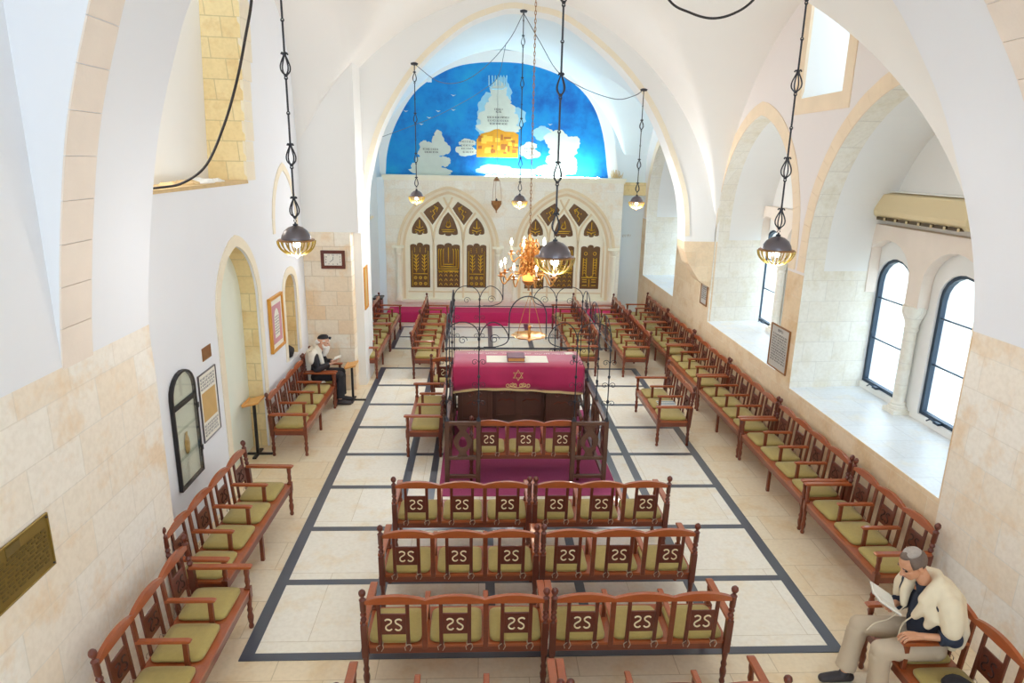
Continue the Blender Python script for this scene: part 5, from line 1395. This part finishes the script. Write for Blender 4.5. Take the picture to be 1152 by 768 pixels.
def figure(name, label, org, sg, J, mats, hs=1.12, pitch=.4, clothes=None):
    ox, oy = org
    t = thing(name, label, 'person', (ox, oy, 0))
    C_ = lambda p: (sg * p[0], sg * p[1], p[2])
    Pn = {k: Vector(C_(v)) for k, v in J.items()}
    F = Vector(C_((math.cos(pitch), 0, -math.sin(pitch)))); U = Vector(C_((math.sin(pitch), 0, math.cos(pitch)))); Lf = Vector(C_((0, 1, 0)))
    hc = Pn['head']; q_ = lambda a, b, c: hc + (F * a + Lf * b + U * c) * hs
    mb = MB()
    def ell(c, rx, ry, rz, n=18, m=12):
        mb.sphere((0, 0, 0), 1, n, m, fn=lambda p: tuple(c + (F * p[0] * rx + Lf * p[1] * ry + U * p[2] * rz) * hs))
    ell(q_(-.010, 0, .035), .096, .076, .083); ell(q_(.028, 0, -.030), .062, .058, .075); ell(q_(.055, 0, -.075), .032, .034, .028)
    ell(q_(.070, 0, .028), .022, .048, .014); ell(q_(.052, .032, -.018), .025, .022, .024); ell(q_(.052, -.032, -.018), .025, .022, .024)
    limb(mb, [q_(.080, 0, .015), q_(.098, 0, -.012), q_(.106, 0, -.026)], [.009 * hs, .011 * hs, .014 * hs], 10)
    ell(q_(.094, .010, -.029), .010, .009, .008); ell(q_(.094, -.010, -.029), .010, .009, .008); ell(q_(.082, 0, -.052), .014, .024, .008); ell(q_(.080, 0, -.062), .013, .020, .007)
    for s in (-1, 1): ell(q_(-.008, s * .079, -.005), .017, .008, .030); ell(q_(-.004, s * .083, -.003), .012, .007, .022)
    limb(mb, [Pn['chest'] + Vector((0, 0, .1)), Pn['neck'], q_(-.02, 0, -.05)], [.065, .058, .056])
    limb(mb, [Pn['pelvis'], Pn['chest']], [.12, .13]); limb(mb, [Pn['shL'], Pn['shR']], [.055, .055])
    for s in 'LR':
        limb(mb, [Pn['sh' + s], Pn['el' + s], Pn['wr' + s]], [.052, .043, .028])
        limb(mb, [Pn['pelvis'], Pn['hip' + s], Pn['kn' + s], Pn['an' + s]], [.09, .078, .055, .036])
        limb(mb, [Pn['an' + s] + Vector((0, 0, -.05)), Pn['toe' + s]], [.035, .026])
        pd, dn, cu, sd = J.get('hand' + s, ((1, 0, 0), (0, 0, -1), .5, 1)) if False else clothes['hand' + s]
        hand(mb, Pn['wr' + s], C_(pd), C_(dn), 1.08, cu, sd)
    body = blob('body', mb, mats['skin'], t, .0045, 3, .5)
    # eyes, brows, lips
    for s in (-1, 1):
        m2 = MB(); m2.sphere((0, 0, 0), 1, 10, 6, fn=lambda p: tuple(q_(.074, s * .031, .006) + (F * p[0] * .010 + Lf * p[1] * .013 + U * p[2] * .0045) * hs)); m2.build('eye', M['eye'], t, smooth=True)
        m2 = MB(); m2.tube([q_(.083, s * .015, .030), q_(.086, s * .032, .035), q_(.074, s * .050, .030)], [.004, .0055, .003], 6); m2.build('eyebrow', mats['brow'], t, smooth=True)
    m2 = MB(); m2.tube([q_(.088, -.022, -.056), q_(.097, 0, -.055), q_(.088, .022, -.056)], [.003, .006, .003], 6); m2.build('lips', M['lip'], t, smooth=True)
    # clothes: trousers
    mb = MB(); w_ = clothes['trouser_r']
    for s in 'LR':
        a = Pn['an' + s]; k = Pn['kn' + s]
        mb.tube([Pn['pelvis'], Pn['hip' + s], Pn['hip' + s].lerp(k, .5), k, k.lerp(a, .12), k.lerp(a, .5), a.lerp(k, .05)], [.11 * w_, .105 * w_, .098 * w_, .080 * w_, .084 * w_, .080 * w_, .086 * w_], 16)
        for p, r in ((Pn['hip' + s], .105), (k, .080)): mb.sphere(p, r * w_, 14, 10)
    mb.sphere(Pn['pelvis'], .15, 16, 12, sc=(.95, 1.15, .75))
    blob('trousers', mb, mats['trousers'], t, .009, 5)
    # shoes
    for s in 'LR':
        m2 = MB(); a = Pn['an' + s]; to = Pn['toe' + s]; fl0 = Vector((a.x, a.y, .05)); d = (Vector((to.x, to.y, .05)) - fl0).normalized()
        limb(m2, [fl0 - d * .05 + Vector((0, 0, .0)), fl0 + d * .06, Vector((to.x, to.y, .04))], [.045, .048, .038]); m2.sphere(Vector((a.x, a.y, .085)), .045, 12, 8)
        m2.v = [(x, y, max(z, .003)) for x, y, z in m2.v]
        blob('shoe', m2, M['shoe'], t, .007, 3)
    # shirt / jacket
    mb = MB(); ch, pe = Pn['chest'], Pn['pelvis']
    mb.tube([pe + Vector((0, 0, -.02)), pe.lerp(ch, .35), pe.lerp(ch, .75), ch + Vector((0, 0, .02)), Pn['neck'].lerp(ch, .45)], [.155, .165, .165, .155, .10], 18)
    mb.tube([ch + Vector((0, 0, .05)), Pn['neck'] + Vector((0, 0, .01))], [.12, .078], 16); mb.sphere(ch, .15, 16, 12, sc=(.95, 1.25, .9)); mb.sphere(pe.lerp(ch, .4), .16, 16, 12, sc=(1.05, 1.12, 1))
    for s in 'LR':
        e = Pn['el' + s]; w0 = e.lerp(Pn['wr' + s], clothes['sleeve' + s])
        mb.tube([Pn['sh' + s], Pn['sh' + s].lerp(e, .5), e, w0], [.085, .082, .074, clothes.get('cuff', .062)], 14); mb.sphere(Pn['sh' + s], .088, 14, 10); mb.sphere(e, .073, 12, 8)
    blob('shirt', mb, mats['shirt'], t, .009, 5)
    return t, Pn, q_, F, Lf, U, C_
# ---- the man reading at the right
J2 = dict(pelvis=(0, 0, .56), chest=(.02, 0, .90), neck=(.10, -.02, 1.09), head=(.21, -.05, 1.235), shL=(.04, .19, 1.0), elL=(.0, .27, .77), wrL=(.225, .20, .742), shR=(.08, -.20, .99), elR=(.08, -.27, .74), wrR=(.24, -.16, .77),
          hipL=(.02, .11, .55), hipR=(.02, -.11, .55), knL=(.48, .13, .56), knR=(.50, -.17, .57), anL=(.42, .09, .12), anR=(.57, -.15, .12), toeL=(.60, .10, .04), toeR=(.76, -.15, .04))
mats = dict(skin=M['skin'], brow=M['hair_grey'], trousers=M['khaki'], shirt=M['navy'])
t, P2, q_, F, Lf, U, C_ = figure('person', 'man in cream shawl and khaki trousers reading on the corner bench', (3.80, 4.69), -1, J2, mats, 1.12, .55,
    dict(handL=((1, -.05, .0), (0, 0, -1), .55, -1), handR=((.9, .5, .1), (0, .3, 1), .5, -1), sleeveL=.42, sleeveR=.55, trouser_r=1.0, cuff=.068))
# hair and skullcap
mb = MB()
def capfn(rx, ry, rz, c0, cut):
    def fn(p):
        a, b, c = p; return tuple(q_(-.012 + a * rx, b * ry, .036 + c * rz))
    return fn
mb.sphere((0, 0, 0), 1, 24, 16, fn=capfn(.102, .082, .088, 0, 0))
keep = []
o = mb.build('hair', M['hair_grey'], t, smooth=True)
bm = bmesh.new(); bm.from_mesh(o.data)
kill = []
for v in bm.verts:
    r = (v.co - q_(-.012, 0, .036)) / 1.12; a, b, c = r.dot(F), r.dot(Lf), r.dot(U)
    if (a > .052 and c < .050) or (c < -.02 and a > -.02) or c < -.062: kill.append(v)
bmesh.ops.delete(bm, geom=kill, context='VERTS'); bm.to_mesh(o.data); bm.free()
md = o.modifiers.new('s', 'SOLIDIFY'); md.thickness = .008; md.offset = -1
mb = MB(); R = [(0, .1285), (.03, .127), (.050, .121), (.062, .112), (.064, .106), (.05, .10), (0, .10)]
mb.lathe([(r, z - .003) for r, z in R], n=24, fn=lambda p: tuple(q_(-.030 + p[0] - (p[2] - .12) * .0, p[1], p[2] - max(0, -p[0]) * .12)))
mb.build('skullcap', M['kippah'], t, smooth=True)
# shawl
mb = MB()
def L3(pts, rs): limb(mb, [Vector(C_(p)) for p in pts], rs)
L3([(.02, -.02, 1.15), (.05, .085, 1.12), (.11, .12, 1.05), (.165, .10, .93), (.185, .05, .82)], [.050, .055, .055, .050, .035])
L3([(.02, .06, 1.10), (.03, .14, 1.07)], [.075, .075])
L3([(.01, -.02, 1.17), (.05, .07, 1.165), (.12, .095, 1.10), (.17, .09, 1.0)], [.042, .045, .045, .045])
L3([(.01, -.02, 1.17), (.06, -.10, 1.15), (.14, -.12, 1.06)], [.042, .042, .04])
L3([(.02, -.02, 1.15), (.05, -.11, 1.12), (.12, -.15, 1.04), (.175, -.13, .93), (.195, -.09, .83)], [.050, .055, .052, .045, .03])
L3([(.02, -.08, 1.10), (.04, -.16, 1.07)], [.075, .07])
L3([(-.03, -.14, 1.06), (-.05, 0, 1.08), (-.03, .14, 1.06)], [.07, .07, .08])
L3([(.03, .20, 1.02), (.02, .25, .92), (.03, .275, .85)], [.098, .090, .078])
L3([(.07, .13, .98), (.12, .17, .88), (.14, .15, .80)], [.07, .055, .035])
L3([(.07, -.22, 1.0), (.09, -.27, .90), (.12, -.26, .82)], [.095, .085, .06])
L3([(-.08, .10, 1.0), (-.11, .12, .85), (-.12, .13, .70), (-.10, .15, .60)], [.09, .085, .07, .045])
L3([(-.08, -.10, 1.0), (-.11, -.10, .85), (-.12, -.1, .68)], [.09, .085, .06])
L3([(-.05, .20, .95), (-.10, .23, .80), (-.11, .22, .66)], [.07, .055, .035])
sh = blob('prayer_shawl', mb, M['wool'], t, .009, 16, .6)
mb = MB(); mb.tube(spline([C_(p) for p in ((.19, .03, .80), (.24, .0, .70), (.27, .02, .58), (.29, .05, .50), (.28, .06, .40))], 4), .006, 5); mb.build('tassel', M['wool'], sh)
mb = MB(); mb.tube(spline([C_(p) for p in ((.20, -.07, .82), (.29, -.10, .68), (.42, -.08, .655), (.50, -.06, .60))], 4), .005, 5); mb.build('tassel', M['wool'], sh)
mb = MB(); mb.tube(spline([C_(p) for p in ((.06, .15, .50), (.28, .10, .44), (.34, .06, .33), (.35, .05, .22))], 4), [.012, .015, .02, .024, .028, .03, .03, .03, .032, .034, .034, .034, .02], 8); mb.build('shawl_corner', M['wool'], sh, smooth=True)
def open_book(label, c, sg, pitch, yaw, w=.13, h=.2, cover='paper_grey'):
    tb = thing('open_book', label, 'book', c, yaw)
    for s in (-1, 1):
        def fn(p): 
            x, y, z = p; yy = s * y; zz = z + abs(y) * .28 - abs(y) ** 2 * .9
            c_, s_ = math.cos(pitch), math.sin(pitch); return (x * c_ - zz * s_, yy, x * s_ + zz * c_)
        m_ = MB()
        for k in range(5): m_.box(-h / 2, h / 2, w * k / 5, w * (k + 1) / 5, .0, .012, fn=fn)
        m_.build('pages', M['paper'], tb)
        m_ = MB()
        for k in range(5): m_.box(-h / 2 - .004, h / 2 + .004, w * k / 5, w * (k + 1) / 5 + (.005 if k == 4 else 0), -.005, -.0005, fn=fn)
        m_.build('cover', M[cover], tb)
    return tb
open_book('open white book held up by the man in the cream shawl', (3.435, 4.80, .855), -1, -.55, -.25, .135, .21)
# ---- the bearded man at the left
J1 = dict(pelvis=(0.02, 0, .56), chest=(.03, 0, .86), neck=(.09, 0, 1.02), head=(.16, 0, 1.165), shL=(.02, .18, .94), elL=(.08, .23, .72), wrL=(.28, .09, .78), shR=(.02, -.18, .94), elR=(.08, -.23, .72), wrR=(.28, -.09, .78),
          hipL=(.03, .10, .54), hipR=(.03, -.10, .54), knL=(.43, .12, .57), knR=(.45, -.09, .57), anL=(.42, .12, .12), anR=(.43, -.09, .12), toeL=(.60, .13, .04), toeR=(.61, -.09, .04))
mats = dict(skin=M['skin_pale'], brow=M['hair_white'], trousers=M['black_cloth'], shirt=M['black_cloth'])
t, P1, q_, F, Lf, U, C_ = figure('person', 'seated man with white beard, black suit and white prayer shawl, holding a book', (-3.0, 11.87), 1, J1, mats, 1.10, .25,
    dict(handL=((.9, -.35, .25), (0, -.3, 1), .6, 1), handR=((.9, .35, .25), (0, .3, 1), .6, -1), sleeveL=.92, sleeveR=.92, trouser_r=1.0, cuff=.05))
mb = MB()
def L4(pts, rs): limb(mb, [q_(*p) for p in pts], rs, 12)
L4([(.055, -.045, -.060), (.070, 0, -.085), (.055, .045, -.060)], [.024, .034, .024]); L4([(.075, 0, -.08), (.065, 0, -.14), (.055, 0, -.20), (.05, 0, -.25)], [.052, .055, .045, .018])
L4([(.005, .070, -.02), (.035, .058, -.065)], [.013, .024]); L4([(.005, -.070, -.02), (.035, -.058, -.065)], [.013, .024]); L4([(.088, -.03, -.045), (.098, 0, -.040), (.088, .03, -.045)], [.010, .012, .010])
blob('beard', mb, M['hair_white'], t, .006, 3)
mb = MB(); L4([(-.095, -.04, .0), (-.10, 0, -.01), (-.095, .04, .0)], [.03, .032, .03]); L4([(-.06, .07, .0), (-.09, .045, -.02)], [.02, .025]); L4([(-.06, -.07, .0), (-.09, -.045, -.02)], [.02, .025]); L4([(.0, .072, .04), (.03, .068, .05)], [.014, .012]); L4([(.0, -.072, .04), (.03, -.068, .05)], [.014, .012])
blob('hair', mb, M['hair_white'], t, .006, 3)
mb = MB(); mb.lathe([(.086, .066), (.088, .078), (.078, .105), (.05, .124), (.0, .130)], n=24, fn=lambda p: tuple(q_(-.022 + p[0], p[1] * .86, p[2] - p[0] * -.25))); mb.build('skullcap', M['black_cloth'], t, smooth=True)
mb = MB(); mb.box(-.018, .018, -.018, .018, -.018, .018, fn=lambda p: tuple(q_(.088 + p[0], p[1], .098 + p[2]))); mb.build('phylactery', M['black_cloth'], t, bevel=.002)
mb = MB()
def L3(pts, rs): limb(mb, [Vector(C_(p)) for p in pts], rs)
L3([(.02, 0, 1.08), (.05, .08, 1.05), (.11, .12, .96), (.14, .11, .82), (.16, .10, .66)], [.055, .06, .055, .045, .035])
L3([(.0, 0, 1.10), (.05, -.07, 1.09), (.11, -.09, 1.02)], [.04, .042, .042]); L3([(.0, 0, 1.10), (.05, .07, 1.09), (.11, .09, 1.02)], [.04, .042, .042]); L3([(.02, .05, 1.02), (.02, .15, 1.0)], [.07, .07]); L3([(.02, -.05, 1.02), (.02, -.15, 1.0)], [.07, .07])
L3([(.02, 0, 1.08), (.05, -.08, 1.05), (.11, -.12, .96), (.14, -.11, .82), (.17, -.10, .64)], [.05, .06, .05, .045, .035])
L3([(.0, -.19, .97), (-.01, -.23, .88)], [.085, .07]); L3([(.0, .19, .97), (-.01, .23, .88)], [.085, .07])
L3([(-.06, -.08, .98), (-.10, -.09, .80), (-.11, -.1, .62), (-.10, -.1, .52)], [.085, .08, .075, .05]); L3([(-.06, .08, .98), (-.10, .09, .80), (-.11, .1, .62)], [.085, .08, .075])
sh = blob('prayer_shawl', mb, M['tallit'], t, .009, 5, .55)
mb = MB()
for dx in (0, .03):
    mb.tube(spline([C_(p) for p in ((-.02 - dx, -.20, 1.055 - dx * .3), (.06 - dx, -.225, .985 - dx * .4), (.10 - dx, -.21, .90 - dx))], 4), .006, 5)
mb.build('shawl_stripe', M['black_frame'], sh)
mb = MB(); mb.tube(spline([C_(p) for p in ((.17, -.11, .66), (.22, -.12, .58), (.23, -.13, .48))], 4), .008, 5); mb.build('tassel', M['tallit'], sh)
mb = MB(); mb.tube([C_((.145, -.01, .98)), C_((.19, -.01, .86)), C_((.18, -.01, .74))], [.022, .028, .024], 6); mb.build('dark_tie', M['black_cloth'], t)
open_book('small open prayer book in the hands of the white-bearded man', (-2.60, 11.87, .86), 1, .35, 0, .085, .12)
